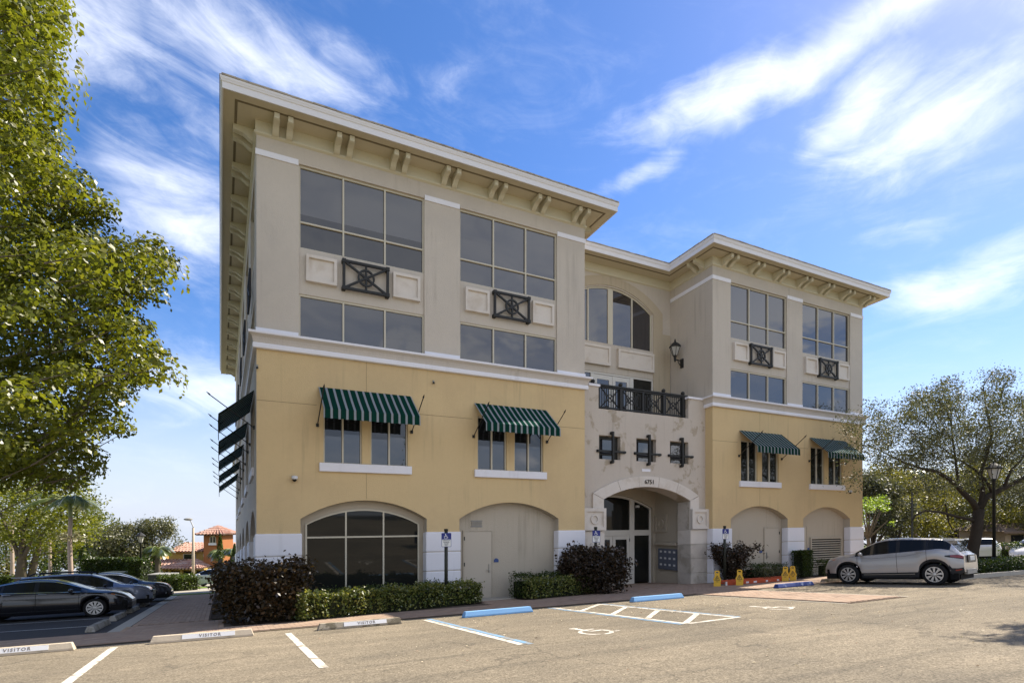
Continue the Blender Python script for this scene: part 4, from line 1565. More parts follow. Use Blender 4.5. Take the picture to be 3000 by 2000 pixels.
wheel_stop(-3.43, 13.42, 1.94, m_stopc, 'buff wheel stop stencilled VISITOR cut by the picture edge', True, -.02)
wheel_stop(-.30, 13.2, 1.88, m_stopc, 'buff wheel stop stencilled VISITOR between the two nearest stall lines', True, -.05)
wheel_stop(2.85, 13.0, 1.88, m_stopold, 'stained VISITOR wheel stop in front of the variegated hedge', True, -.03)
wheel_stop(6.36, 13.0, 1.96, m_stopb, 'light blue wheel stop below the beige door', False, 0)
wheel_stop(11.85, 13.17, 2.0, m_stopb, 'light blue wheel stop in front of the stone entrance', False, .0)
wheel_stop(18.85, 13.62, 2.15, m_stopd, 'dark blue wheel stop in front of the silver car', False, .04)
wheel_stop(22.1, 14.15, 1.6, m_stopold, 'stained wheel stop half hidden under the nose of the silver car', False, .0)
for yy, lab in ((18.1, 'grey wheel stop nearest the pavers, in the empty shaded stall'), (21.2, 'grey wheel stop at the nose of the black sedan'),
                (24.6, 'grey wheel stop in front of the blue grey wagon'), (28.2, 'farthest grey wheel stop, by the dark sedan')):
    wheel_stop(-2.83, yy, 2.3 if yy < 20 else 2.1, m_stopg, lab, False, math.pi / 2)

# ------------------------------------------------------------------ parking signs
m_post = mat('dark_green_post', (.028, .03, .02), rough=.5, spec=.4, var=.06)
m_signw = mat('sign_white', (.76, .76, .72), rough=.5, var=.03)
m_signb = mat('sign_blue', (.035, .045, .20), rough=.5, var=.03)
m_print = mat('sign_print', (.03, .03, .035), rough=.6, var=0)


def parking_sign(px, py, Y, label):
    X, zt = onY(px, py, Y)
    zt += sz(Y)
    zb = gz(Y)
    e = empty('parking_sign', (X, Y, zb), label, 'sign', 'accessible parking signs')
    H = zt - zb
    MB().lathe([(.056, 0), (.056, H - .05)], (0, 0, 0), 10).build('post', m_post, e, True)
    MB().lathe([(.062, H - .05), (.066, H - .02), (.066, H), (.03, H + .012)], (0, 0, 0), 10).build('post_cap', m_post, e)
    y = -.066
    r = .025
    def rr(x0, x1, z0, z1, r):
        p = []
        for cx_, cz_, a0 in ((x1 - r, z1 - r, 0), (x0 + r, z1 - r, 90), (x0 + r, z0 + r, 180), (x1 - r, z0 + r, 270)):
            for k in range(4):
                t = math.radians(a0 + 30 * k)
                p.append((cx_ + r * math.cos(t), cz_ + r * math.sin(t)))
        return p[::-1]
    z1, z0 = H - .12, H - .56
    pl = MB().prism(rr(-.155, .155, z0, z1, r), y - .004, y).build('sign_plate', m_signb, e)
    MB().prism(rr(-.143, .143, z0 + .012, z1 - .205, .015), y - .006, y - .003).build('white_field', m_signw, pl)
    wc = MB()
    for p in wheelchair_polys():
        q = [(-.01 + (a - .5) * .17, z1 - .105 + (b - .5) * .17) for a, b in p]
        area = sum(q[i][0] * q[(i + 1) % len(q)][1] - q[(i + 1) % len(q)][0] * q[i][1] for i in range(len(q)))
        wc.prism(q if area < 0 else q[::-1], y - .007, y - .003)
    wc.build('access_symbol', m_signw, pl)
    for k, t in enumerate(('PARKING BY', 'DISABLED', 'PERMIT', 'ONLY')):
        text_mesh(t, .042, m_print, 'lettering', pl, Matrix.Translation((0, y - .0065, z1 - .24 - k * .052)) @ R90, .0012, 1.0, .001)
    e.rotation_euler = (0, 0, math.radians(-14))


parking_sign(1307, 1549, 16.75, 'accessible parking sign in the variegated hedge left of the beige door')
parking_sign(1745, 1543, 17.0, 'accessible parking sign rising from the dark shrub left of the entrance')
parking_sign(2123, 1540, 17.1, 'accessible parking sign rising from the sparse shrub right of the entrance')

# ------------------------------------------------------------------ wet floor signs and ladder
m_yel = mat('yellow_plastic', (.72, .42, .02), rough=.4, spec=.45, var=.04)
m_orange = mat('orange_fibreglass', (.48, .085, .03), rough=.55, spec=.3, var=.15, vscale=6, col2=(.50, .42, .36), c2scale=7, c2lo=.64, c2hi=.68)


def wet_sign(px, py, label, rz):
    p = gnd(px, py)
    e = empty('wet_floor_sign', (p.x, p.y, gz(p.y) + .01), label, 'sign', 'yellow wet floor signs')
    e.rotation_euler = (0, 0, rz)
    e.scale = (.9, .9, .92)
    out = [(-.145, 0), (-.145, .20), (-.165, .29), (-.165, .31), (-.11, .42), (-.105, .64), (-.08, .675), (.08, .675), (.105, .64), (.11, .42), (.165, .31), (.165, .29), (.145, .20), (.145, 0)]
    hole = [(-.055, .57), (-.05, .63), (.05, .63), (.055, .57)]
    v, f = fill(out, [hole])
    n = len(v)
    for s, a in ((1, .2), (-1, .2)):
        mb = MB()
        vs = [(x, s * (-.02 - (.68 - z) * .15), z) for x, z in v] + [(x, s * (-.02 - (.68 - z) * .15) + .018, z) for x, z in v]
        fs = list(f) + [tuple(i + n for i in t) for t in f]
        for loop in (out, hole):
            base = 0 if loop is out else len(out)
            k = len(loop)
            fs += [(base + i, base + (i + 1) % k, base + (i + 1) % k + n, base + i + n) for i in range(k)]
        po = mb.add(vs, fs).build('panel', m_yel, e)
        if s == 1:
            d = MB()
            Y = lambda z: -.02 - (.68 - z) * .15 - .004
            tri = [(-.10, .27), (.10, .27), (0, .46)]
            for i in range(3):
                (x0, z0), (x1, z1) = tri[i], tri[(i + 1) % 3]
                d.bar((x0, Y(z0), z0), (x1, Y(z1), z1), .018, .006, (0, -1, 0))
            d.bar((-.035, Y(.30), .30), (.03, Y(.36), .36), .022, .006, (0, -1, 0)).bar((-.01, Y(.33), .33), (-.03, Y(.38), .38), .018, .006, (0, -1, 0))
            d.box(-.012, .012, Y(.40) - .003, Y(.40) + .003, .385, .41).box(-.05, .05, Y(.2) - .003, Y(.2) + .003, .195, .215)
            d.build('warning_print', m_print, po)


wet_sign(2101, 1717, 'yellow wet floor sign nearest the stone pier', -.82)
wet_sign(2167, 1714, 'yellow wet floor sign in front of the ladder near the sparse shrub', -.9)
wet_sign(2301, 1702, 'yellow wet floor sign at the far end of the ladder, left of a pair', -1.0)
wet_sign(2322, 1700, 'yellow wet floor sign standing against the trimmed column shrub', -.75)
a, b = gnd(2128, 1715), gnd(2332, 1699)
L = (b - a).length
e = empty('ladder', ((a.x + b.x) / 2, (a.y + b.y) / 2, gz((a.y + b.y) / 2) + .015), 'orange ladder lying on its side on the pavers behind the wet floor signs', 'ladder')
e.rotation_euler = (0, 0, math.atan2(b.y - a.y, b.x - a.x))
for y, z in ((0, 0), (.05, .0), (.42, .0), (.47, .0)):
    MB().box(-L / 2, L / 2, y, y + .03, .0, .15).build('rail', m_orange, e, bevel=.006)
for k in range(13):
    x = -L / 2 + .25 + k * (L - .5) / 12
    MB().tube([(x, .02, .08), (x, .46, .08)], .016).build('rung', m_steel, e)
lab_ = MB()
for x in (-1.0, -.55, .2, .9, 1.6):
    lab_.box(x, x + random.uniform(.12, .3), -.004, .002, .03, .10)
lab_.build('sticker', m_stencil, e)
for x in (-L / 2 - .03, L / 2 - .05):
    MB().box(x, x + .08, -.006, .036, .0, .15).build('foot', m_plastic, e)
# ------------------------------------------------------------------ cars
def paint(name, col, metal=.0, rough=.3):
    return mat(name, col, rough, .5, var=0.0, metal=metal, coat=1.0)


m_tyre = mat('tyre_rubber', (.018, .018, .018), rough=.85, spec=.2, var=.1)
m_rim = mat('alloy', (.55, .54, .52), rough=.3, metal=.85, var=.03)
m_carglass = glassmat('car_glass', (.012, .013, .013), .03, .3, 1.45)
m_clad = mat('grey_cladding', (.028, .028, .03), rough=.6, spec=.3, var=.05)
m_chrome = mat('chrome', (.7, .7, .7), rough=.12, metal=1.0, var=0)
m_red = mat('red_lens', (.22, .012, .012), rough=.12, spec=.5, var=0, coat=.6)
m_lens = mat('clear_lens', (.32, .32, .33), rough=.08, spec=.6, var=0, coat=1)
m_amber = mat('amber_lens', (.55, .16, .02), rough=.2, spec=.5, var=0)
m_under = mat('underbody', (.006, .006, .006), rough=.9, var=0)
m_plate = mat('number_plate', (.55, .56, .55), rough=.5, var=.05)


class Loft:
    """half body section lofted along x (rear to front)"""
    def __init__(s, sp):
        s.sp = sp
        s.L = sp['L']
        g = lambda k: (np.array([p[0] for p in sp[k]]), np.array([p[1] for p in sp[k]]))
        s.c = {k: g(k) for k in ('top', 'belt', 'w', 'wr', 'sill')}

    def val(s, k, x):
        X, Y = s.c[k]
        # smoothed interpolation
        h = s.sp.get('soft', .09) if k in ('top', 'belt') else .12
        return float(np.mean(np.interp([x - h, x - h * .5, x, x + h * .5, x + h], X, Y)))

    def section(s, x):
        zt, zb, w, wr = s.val('top', x), s.val('belt', x), s.val('w', x), s.val('wr', x)
        z0 = s.val('sill', x)
        for xw in s.sp['wheels']:
            R, zc_ = s.sp['arch'], s.sp['wr_'] + .01
            dx = abs(x - xw)
            if dx < R:
                z0 = max(z0, zc_ + math.sqrt(R * R - dx * dx))
        z0 = min(z0, zb - .06)
        h = zb - z0
        hh = max(zt - zb, .004)
        return [(w * .955, z0), (w * .99, z0 + (.2 if s.sp.get('arch_trim') else .13) * h), (w, z0 + .42 * h), (w * .992, z0 + .70 * h), (w * .975, z0 + .93 * h), (w * .945, zb),
                (wr + (w * .93 - wr) * .04, zb + .86 * hh), (wr - .05, zb + .955 * hh), (wr * .72, zt - .008), (wr * .36, zt), (0, zt + .004)]

    def pt(s, x, t):
        sec = s.section(x)
        i = min(int(t), len(sec) - 2)
        f = t - i
        return (x, sec[i][0] + (sec[i + 1][0] - sec[i][0]) * f, sec[i][1] + (sec[i + 1][1] - sec[i][1]) * f)

    def t_at(s, x, z):
        sec = s.section(x)
        for i in range(5):
            if sec[i][1] <= z <= sec[i + 1][1]:
                return i + (z - sec[i][1]) / max(1e-6, sec[i + 1][1] - sec[i][1])
        return 0.0 if z < sec[0][1] else 5.0

    def patch_z(s, x0, x1, z0, z1, off, side, drop=0.0, nx=6, nt=4):
        mb = MB()
        g = []
        for i in range(nx + 1):
            x = x0 + (x1 - x0) * i / nx
            for j in range(nt + 1):
                f = i / nx
                z = z0 + (z1 - z0) * j / nt
                z = (z0 + z1) / 2 + (z - (z0 + z1) / 2) * (1 - drop * f) + .03 * f
                p = s.pt(x, s.t_at(x, z))
                g.append((p[0] - off * .5, (p[1] + off) * side, p[2]))
        k = nt + 1
        mb.add(g, [(i * k + j, i * k + j + 1, (i + 1) * k + j + 1, (i + 1) * k + j) for i in range(nx) for j in range(nt)])
        return mb

    def patch(s, x0, x1, t0, t1, off=.006, nx=6, nt=4, sides=(1, -1), mb=None, skew=0.0):
        mb = mb or MB()
        for sd in sides:
            g = []
            for i in range(nx + 1):
                row = []
                for j in range(nt + 1):
                    t = t0 + (t1 - t0) * j / nt
                    x = x0 + (x1 - x0) * i / nx + skew * (j / nt)
                    p = Vector(s.pt(x, t))
                    pu = Vector(s.pt(x + .02, t)) - p
                    pv = Vector(s.pt(x, min(t + .05, 9.99))) - Vector(s.pt(x, max(t - .05, 0)))
                    nn = pu.cross(pv)
                    nn = nn.normalized() if nn.length > 1e-7 else Vector((0, 1, 0))
                    if nn.y < 0 and abs(nn.y) > .05 or (abs(nn.y) <= .05 and nn.z < 0):
                        nn = -nn
                    p = p + nn * off
                    row.append((p.x, p.y * sd, p.z))
                g.append(row)
            vs = [p for r in g for p in r]
            k = nt + 1
            fs = [(i * k + j, i * k + j + 1, (i + 1) * k + j + 1, (i + 1) * k + j) for i in range(nx) for j in range(nt)]
            mb.add(vs, fs)
        return mb


def make_wheel(par, x, y, r, w, spokes, m_r=None):
    s = 1 if y > 0 else -1
    t = MB()
    pr = [(r * .66, -w / 2), (r * .93, -w / 2 + .005), (r * .985, -w / 2 + .03), (r, -w * .2), (r, w * .2), (r * .985, w / 2 - .03), (r * .93, w / 2 - .005), (r * .66, w / 2)]
    t.lathe(pr, (x, y, r), 28, 'y')
    wo = t.build('wheel', m_tyre, par, True)
    wo.modifiers.new('es', 'EDGE_SPLIT').split_angle = math.radians(40)
    rm = MB()
    yo = y + s * (w / 2 + .004)
    rr = r * .70
    rm.ring((x, yo - (.03 if s > 0 else 0), r), rr * .96, rr * .09, .03, 28)
    for k in range(spokes):
        a = 2 * math.pi * k / spokes + .2
        for da in (-.10, .10):
            rm.bar((x + .05 * math.cos(a), yo - s * .012, r + .05 * math.sin(a)), (x + rr * .94 * math.cos(a + da), yo - s * .012, r + rr * .94 * math.sin(a + da)), .028, .025, (0, 1, 0))
    rm.lathe([(.06, -.02), (.06, .0), (.03, .012)] if s > 0 else [(.03, -.012), (.06, 0), (.06, .02)], (x, yo - s * .006, r), 10, 'y')
    rm.build('rim', m_r or m_rim, wo)
    dk = MB().lathe([(rr, -.002), (rr, .002)], (x, yo - s * .05, r), 24, 'y')
    dk.build('brake_disc', m_under, wo)


def make_car(name, label, sp, pos, heading, m_p, group='parked cars', sc=1.0, scz=None):
    """pos is the ground point under the middle of the car, heading the way its nose points"""
    n = Vector((0, SL, 1)).normalized()
    f = Vector((heading[0], heading[1], -SL * heading[1])).normalized()
    l = n.cross(f).normalized()
    m = Matrix((f * sc, l * sc, n * (scz or sc))).transposed().to_4x4()
    m.translation = Vector((pos[0], pos[1], gz(pos[1]) - .008))
    e = empty(name, label=label, cat='car', group=group, mtx=m)
    lf = Loft(sp)
    L = sp['L']
    x0, x1 = -L / 2, L / 2
    xs = list(np.linspace(x0, x1, 64))
    for xw in sp['wheels']:
        xs += [xw - sp['arch'], xw + sp['arch'], xw - sp['arch'] * .97, xw + sp['arch'] * .97, xw - sp['arch'] * .88, xw + sp['arch'] * .88]
    for a, b in sp['side_glass']:
        xs += [a, b]
    xs += list(sp['windscreen']) + list(sp['rear_glass'])
    xs = sorted(xs)
    secs = [lf.section(x) for x in xs]
    K = len(secs[0])
    body, glass, clad = MB(), MB(), MB()
    def kind(xa, xb, j):
        xm = (xa + xb) / 2
        if j == 0:
            return clad if sp.get('clad') else body
        if j == 5 and any(a <= xm <= b for a, b in sp['side_glass']):
            return glass
        if j >= 7 and (sp['windscreen'][0] <= xm <= sp['windscreen'][1] or sp['rear_glass'][0] <= xm <= sp['rear_glass'][1]):
            return glass
        return body
    for tgt in (body, glass, clad):
        pass
    buf = {id(body): {}, id(glass): {}, id(clad): {}}
    def vid(t, i, j, sd):
        d = buf[id(t)]
        key = (i, j, sd if j < K - 1 else 1)
        if key not in d:
            y, z = secs[i][j]
            t.v.append((xs[i], y * sd, z))
            d[key] = len(t.v) - 1
        return d[key]
    for i in range(len(xs) - 1):
        if xs[i + 1] - xs[i] < 1e-5:
            continue
        for j in range(K - 1):
            t = kind(xs[i], xs[i + 1], j)
            for sd in (1, -1):
                q = [vid(t, i, j, sd), vid(t, i + 1, j, sd), vid(t, i + 1, j + 1, sd), vid(t, i, j + 1, sd)]
                t.f.append(tuple(q if sd < 0 else q[::-1]))
    for i in (0, len(xs) - 1):
        loop = [vid(body, i, j, 1) for j in range(K)] + [vid(body, i, j, -1) for j in range(K - 2, -1, -1)]
        body.f.append(tuple(loop if i else loop[::-1]))
    bo = body.build('body', m_p, e, True)
    bo.modifiers.new('es', 'EDGE_SPLIT').split_angle = math.radians(38)
    gm = sp.get('glass', m_carglass)
    if glass.f:
        glass.build('windows', gm, e, True).modifiers.new('es', 'EDGE_SPLIT').split_angle = math.radians(30)
    if clad.f:
        clad.build('cladding', m_clad, e, True)
    W = max(p[1] for p in sp['w'])
    u = MB().box(x0 + .12, x1 - .12, -W * .80, W * .80, .19, .55)
    for a, b in ((x0 + .15, sp['wheels'][0] - sp['arch']), (sp['wheels'][0] + sp['arch'], sp['wheels'][1] - sp['arch']), (sp['wheels'][1] + sp['arch'], x1 - .15)):
        if b > a:
            u.box(a, b, -W * .93, W * .93, .20, .4)
    u.build('underbody', m_under, e)
    for xw in sp['wheels']:
        for s in (1, -1):
            make_wheel(e, xw, s * (W - .115), sp['wr_'], .22, sp.get('spokes', 8))
    # pillars, seams, trim
    for a, b in sp.get('pillars', []):
        lf.patch(a, b, 5.02, 5.98, .005, 2, 5).build('pillar', m_black, e)
    sm = MB()
    for xd in sp.get('seams', []):
        lf.patch(xd, xd + .012, .4, 5.0, .003, 1, 12, mb=sm)
    if sm.f:
        sm.build('door_seam', m_under, e)
    for xd in sp.get('handles', []):
        lf.patch(xd, xd + .22, 3.98, 4.2, .022, 3, 1).build('door_handle', sp.get('m_handle', m_chrome), e)
    if sp.get('chrome'):
        a, b = sp['side_glass'][0][0], sp['side_glass'][-1][1]
        c = lf.patch(a, b, 4.96, 5.06, .008, 24, 1)
        lf.patch(a, b, 5.93, 6.03, .006, 24, 1, mb=c)
        c.build('window_trim', m_chrome, e)
    for k, (nm, mm, a, b, t0, t1, off, skew) in enumerate(sp.get('bits', [])):
        for s in (1, -1):
            lf.patch(a, b, t0, t1, off, 5, 4, sides=(s,), skew=skew).build(nm, mm, e, True)
    for nm, mm, a, b, z0, z1, off, drop in sp.get('bits_z', []):
        for s in (1, -1):
            lf.patch_z(a, b, z0, z1, off, s, drop).build(nm, mm, e, True)
    xm = sp['mirror']
    for s in (1, -1):
        zb = lf.val('belt', xm)
        w = lf.val('w', xm)
        MB().sphere((xm, s * (w + .10), zb + .06), .1, 10, 6, (.75, 1.05, .72)).bar((xm, s * (w * .93), zb), (xm, s * (w + .05), zb + .03), .05).build('mirror', sp.get('m_mirror', m_p), e, True)
    if sp.get('arch_trim'):
        for xw in sp['wheels']:
            for s in (1, -1):
                pts = []
                for i in range(15):
                    a = math.pi * (.02 + .96 * i / 14)
                    x = xw + (sp['arch'] - .005) * math.cos(a)
                    pts.append((x, s * (lf.section(x)[0][1] + .012), sp['wr_'] + .01 + (sp['arch'] - .005) * math.sin(a)))
                MB().tube(pts, .036, 6).build('arch_trim', m_clad, e, True)
    for fn in sp.get('extra', []):
        fn(e, lf)
    return e


def end_box(name, m, x, y0, y1, z0, z1, d=.02):
    def fn(e, lf):
        MB().box(min(x, x + d), max(x, x + d), y0, y1, z0, z1).build(name, m, e, bevel=.006)
    return fn


# silver crossover with rising belt and falling roof
SUV = dict(L=4.40, wheels=(-1.40, 1.27), arch=.43, wr_=.365, clad=True, spokes=9, soft=.06,
           top=[(-2.22, .98), (-2.12, 1.03), (-2.02, 1.16), (-1.80, 1.46), (-1.66, 1.545), (-1.2, 1.60), (-.4, 1.65), (.0, 1.64), (.35, 1.56), (.70, 1.38), (1.08, 1.145), (1.2, 1.115), (1.6, 1.06), (1.95, .97), (2.10, .86), (2.22, .66)],
           belt=[(-2.22, .94), (-2.1, 1.0), (-1.95, 1.15), (-1.6, 1.225), (-.8, 1.16), (0, 1.095), (.9, 1.03), (1.2, 1.01), (1.6, .97), (1.95, .88), (2.1, .78), (2.22, .58)],
           w=[(-2.22, .80), (-2.05, .88), (-1.6, .945), (-1.2, .95), (-.6, .935), (.5, .935), (1.2, .945), (1.6, .92), (1.9, .83), (2.1, .68), (2.22, .55)],
           wr=[(-2.2, .66), (-1.9, .62), (-1.6, .62), (-.5, .67), (.2, .68), (.7, .70), (1.1, .76), (1.6, .78), (2.0, .66), (2.2, .46)],
           sill=[(-2.22, .50), (-2.1, .34), (-1.6, .27), (1.6, .25), (1.95, .25), (2.1, .30), (2.22, .38)],
           side_glass=[(-1.86, 1.02)], windscreen=(.24, 1.08), rear_glass=(-2.06, -1.86), pillars=[(-.42, -.30), (.02 - .38, .02 - .36), (-1.26, -1.18)],
           seams=[(-.33), (.93), (-1.22)], handles=[-.20, -1.12], mirror=.78, m_handle=m_steel,
           arch_trim=True,
           bits_z=[('light_housing', m_black, -2.2, -1.72, .86, 1.03, .010, .75), ('tail_light', m_red, -2.19, -1.86, .89, 1.0, .016, .5)],
           bits=[('headlight', m_lens, 1.80, 2.1, 3.9, 4.6, .012, -.06), ('turn_light', m_amber, 1.70, 1.82, 4.3, 4.7, .014, 0),
                 ('cladding', m_clad, -2.19, -1.82, .0, 1.5, .012, 0), ('sill_trim', m_steel, -.85, .75, .55, .75, .012, 0), ('side_vent', m_black, .90, 1.42, 4.35, 4.65, .008, .05), ('rear_reflector', m_red, -2.14, -1.98, 1.0, 1.25, .02, 0), ('crease_shade', m_under, -1.7, 1.0, 3.6, 3.63, .003, 0)],  # last bit: near-black strip painted on as the shade of a body fold
           extra=[end_box('number_plate', m_plate, -2.26, -.26, .26, .80, .95), end_box('plate_recess', m_black, -2.245, -.45, .45, .74, 1.0), end_box('skid_plate', m_grey, -2.23, -.55, .55, .36, .52, .1),
                  lambda e, lf: MB().add([(-1.62, -.60, 1.575), (-1.62, .60, 1.575), (-1.95, .54, 1.53), (-1.95, -.54, 1.53), (-1.62, -.60, 1.48), (-1.62, .60, 1.48), (-1.95, .54, 1.48), (-1.95, -.54, 1.48)],
                                         [(0, 1, 2, 3), (7, 6, 5, 4), (0, 3, 7, 4), (1, 5, 6, 2), (2, 6, 7, 3)]).build('spoiler', MATS['silver_paint'], e),
                  lambda e, lf: MB().box(2.15, 2.225, -.42, .42, .52, .68).build('grille', m_black, e)])
SEDAN = dict(L=4.86, wheels=(-1.42, 1.42), arch=.395, wr_=.335, spokes=10, chrome=True, soft=.09,
             top=[(-2.43, .92), (-2.35, 1.02), (-1.9, 1.09), (-1.65, 1.11), (-1.1, 1.33), (-.7, 1.42), (-.2, 1.45), (.25, 1.42), (.65, 1.29), (1.22, 1.03), (1.35, 1.00), (1.9, .91), (2.2, .80), (2.36, .66), (2.43, .52)],
             belt=[(-2.43, .86), (-2.3, .95), (-1.65, 1.01), (-1.0, .985), (.3, .945), (1.1, .93), (1.5, .90), (1.9, .83), (2.2, .72), (2.36, .58), (2.43, .46)],
             w=[(-2.43, .72), (-2.25, .83), (-1.7, .905), (-1.2, .92), (1.2, .92), (1.7, .895), (2.05, .82), (2.3, .66), (2.43, .50)],
             wr=[(-2.4, .62), (-1.7, .66), (-1.2, .56), (-.6, .58), (.2, .60), (.7, .64), (1.2, .72), (1.8, .74), (2.2, .60), (2.43, .38)],
             sill=[(-2.43, .42), (-2.2, .27), (-1.6, .22), (1.6, .20), (2.2, .20), (2.43, .30)],
             side_glass=[(-1.42, 1.02)], windscreen=(.36, 1.2), rear_glass=(-1.62, -.86), pillars=[(-.22, -.10), (-1.06, -1.0)],
             seams=[(-.16), (.98), (-1.1)], handles=[-.08, -1.0], mirror=.78,
             bits=[('headlight', m_lens, 1.96, 2.28, 4.0, 4.7, .01, -.05), ('turn_light', m_amber, 1.86, 1.97, 4.1, 4.6, .012, 0), ('tail_light', m_red, -2.36, -2.05, 4.0, 4.9, .012, .05), ('fog_lamp_trim', m_chrome, 2.05, 2.25, .75, .9, .012, 0)],
             extra=[end_box('grille', m_black, 2.36, -.55, .55, .30, .50, .08), end_box('number_plate', m_plate, -2.45, -.26, .26, .72, .86)])
WAGON = dict(L=4.82, wheels=(-1.37, 1.37), arch=.42, wr_=.355, spokes=6, clad=True, soft=.07,
             top=[(-2.41, 1.0), (-2.34, 1.12), (-2.1, 1.42), (-1.95, 1.56), (-1.0, 1.63), (-.2, 1.65), (.3, 1.60), (.7, 1.44), (1.2, 1.14), (1.32, 1.10), (1.9, 1.03), (2.2, .93), (2.34, .8), (2.41, .62)],
             belt=[(-2.41, .95), (-2.2, 1.06), (-1.6, 1.09), (.3, 1.03), (1.1, 1.0), (1.6, .96), (2.0, .89), (2.25, .78), (2.41, .56)],
             w=[(-2.41, .76), (-2.2, .86), (-1.7, .915), (1.3, .92), (1.8, .88), (2.1, .80), (2.3, .68), (2.41, .55)],
             wr=[(-2.4, .66), (-2.0, .62), (-1.0, .63), (.2, .64), (.7, .66), (1.2, .74), (1.8, .76), (2.2, .64), (2.41, .44)],
             sill=[(-2.41, .48), (-2.1, .3), (-1.6, .28), (1.6, .27), (2.2, .27), (2.41, .38)],
             side_glass=[(-2.02, 1.05)], windscreen=(.30, 1.2), rear_glass=(-2.3, -1.98), pillars=[(-.25, -.12), (-1.15, -1.05)],
             seams=[(-.19), (.95), (-1.1)], handles=[-.06, -.98], mirror=.80, m_mirror=m_black,
             bits=[('headlight', m_lens, 1.95, 2.27, 4.1, 4.75, .01, -.06), ('tail_light', m_red, -2.36, -2.1, 4.1, 4.9, .012, .05), ('fog_lamp', m_lens, 2.16, 2.26, 1.3, 1.9, .012, 0)],
             extra=[end_box('grille', m_black, 2.33, -.5, .5, .56, .78, .09),
                    lambda e, lf: [MB().tube([(-1.7, s * .60, 1.60), (-1.55, s * .60, 1.70), (-.3, s * .61, 1.735), (.2, s * .62, 1.68), (.32, s * .62, 1.6)], .032).build('roof_rail', m_black, e) for s in (1, -1)],
                    lambda e, lf: MB().box(-2.25, -1.95, -.55, .55, 1.54, 1.58).build('spoiler', MATS['blue_grey_paint'], e)])

m_silver = paint('silver_paint', (.40, .38, .36), .35, .32)
m_blackp = paint('black_paint', (.006, .006, .008), 0, .2)
m_bluegrey = paint('blue_grey_paint', (.17, .19, .25), .4, .3)
m_darkp = paint('charcoal_paint', (.018, .017, .024), .2, .25)
m_whitep = paint('white_car_paint', (.62, .62, .62), 0, .25)
m_greyp = paint('grey_car_paint', (.16, .165, .17), .3, .3)

hd = Vector((-.19, .98)).normalized()
make_car('silver_suv', 'silver crossover parked under the oak tree at the far end of the building', SUV, (22.02, 11.75), hd, m_silver)
make_car('black_sedan', 'black sedan nearest the camera, cut by the picture edge', SEDAN, (-5.03, 23.5), (1, 0), m_blackp, sc=.97, scz=.90)
make_car('wagon', 'blue grey wagon with black roof rails behind the black sedan', WAGON, (-4.75, 27.6), (1, 0), m_bluegrey, sc=.96, scz=.87)
make_car('charcoal_sedan', 'charcoal car farthest along the shaded row, behind the wagon', dict(WAGON, clad=False, m_mirror=m_darkp, extra=SEDAN['extra'][:1], chrome=True), (-4.35, 31.4), (1, 0), m_darkp, sc=.96, scz=.87)
make_car('white_car', 'white car on the far side of the sunlit drive, half hidden by the corner shrub', SEDAN, (-.35, 52.0), (-.887, .461), m_whitep)
make_car('white_hatchback', 'white hatchback seen from behind beyond the silver crossover', dict(WAGON, clad=False, m_mirror=m_whitep, extra=[end_box('number_plate', m_plate, -2.45, -.26, .26, .78, .92)]), (44.5, 18.8), (.83, .56), m_whitep)
make_car('white_sedan', 'white sedan cut by the picture edge, nose towards the hedge', SEDAN, (42.0, 14.75), (-.75, -.1), m_whitep)
make_car('white_sedan', 'smaller white sedan farther off between the hatchback and the lamp post', SEDAN, (56.0, 23.5), (.8, .6), m_whitep)
make_car('dark_car', 'dark car in shade behind the lamp post by the small building', SEDAN, (60, 21), (.95, .3), m_greyp)
make_car('distant_car', 'pale car far off just right of the building end, half hidden by foliage', SEDAN, (43.0, 27.0), (.3, .95), m_whitep)
# ------------------------------------------------------------------ vegetation
def leaf_obj(name, C, size, m, parent=None, off=None, up=.35, jit=.35, aspect=.5, droop=None, base_n=None):
    """C: N x 3 leaf centres -> one mesh of pointed leaves"""
    C = np.asarray(C, dtype=np.float64)
    if off is not None:
        C = C - np.array(off)
    N = len(C)
    nrm = RNG.normal(size=(N, 3))
    nrm[:, 2] = np.abs(nrm[:, 2]) + up
    if base_n is not None:
        nrm = RNG.normal(size=(N, 3)) * .42 + base_n
    nrm /= np.linalg.norm(nrm, axis=1)[:, None]
    t = RNG.normal(size=(N, 3))
    if droop is not None:
        t = t * .6 + np.array(droop)
    t -= nrm * np.sum(t * nrm, 1)[:, None]
    t /= np.linalg.norm(t, axis=1)[:, None] + 1e-9
    b = np.cross(nrm, t)
    s = size * RNG.uniform(1 - jit, 1 + jit, size=N)[:, None]
    V = np.empty((N, 4, 3))
    V[:, 0] = C - t * s * .5
    V[:, 1] = C + b * s * aspect * .5 + nrm * s * .06
    V[:, 2] = C + t * s * .5
    V[:, 3] = C - b * s * aspect * .5 + nrm * s * .06
    me = bpy.data.meshes.new(name)
    me.vertices.add(4 * N)
    me.vertices.foreach_set('co', V.reshape(-1))
    me.loops.add(4 * N)
    me.loops.foreach_set('vertex_index', np.arange(4 * N, dtype=np.int32))
    me.polygons.add(N)
    me.polygons.foreach_set('loop_start', np.arange(0, 4 * N, 4, dtype=np.int32))
    me.polygons.foreach_set('loop_total', np.full(N, 4, dtype=np.int32))
    me.materials.append(m)
    me.update(calc_edges=True)
    o = bpy.data.objects.new(name, me)
    o.parent = parent
    return link(o)


def clumps_to_leaves(cl, n, r, flat=.7):
    out = []
    for c in cl:
        rr = r * RNG.uniform(.65, 1.25)
        k = int(n * RNG.uniform(.6, 1.3))
        p = RNG.normal(size=(k, 3)) * np.array([rr, rr, rr * flat]) * .5
        out.append(p + np.array(c))
    return np.concatenate(out)


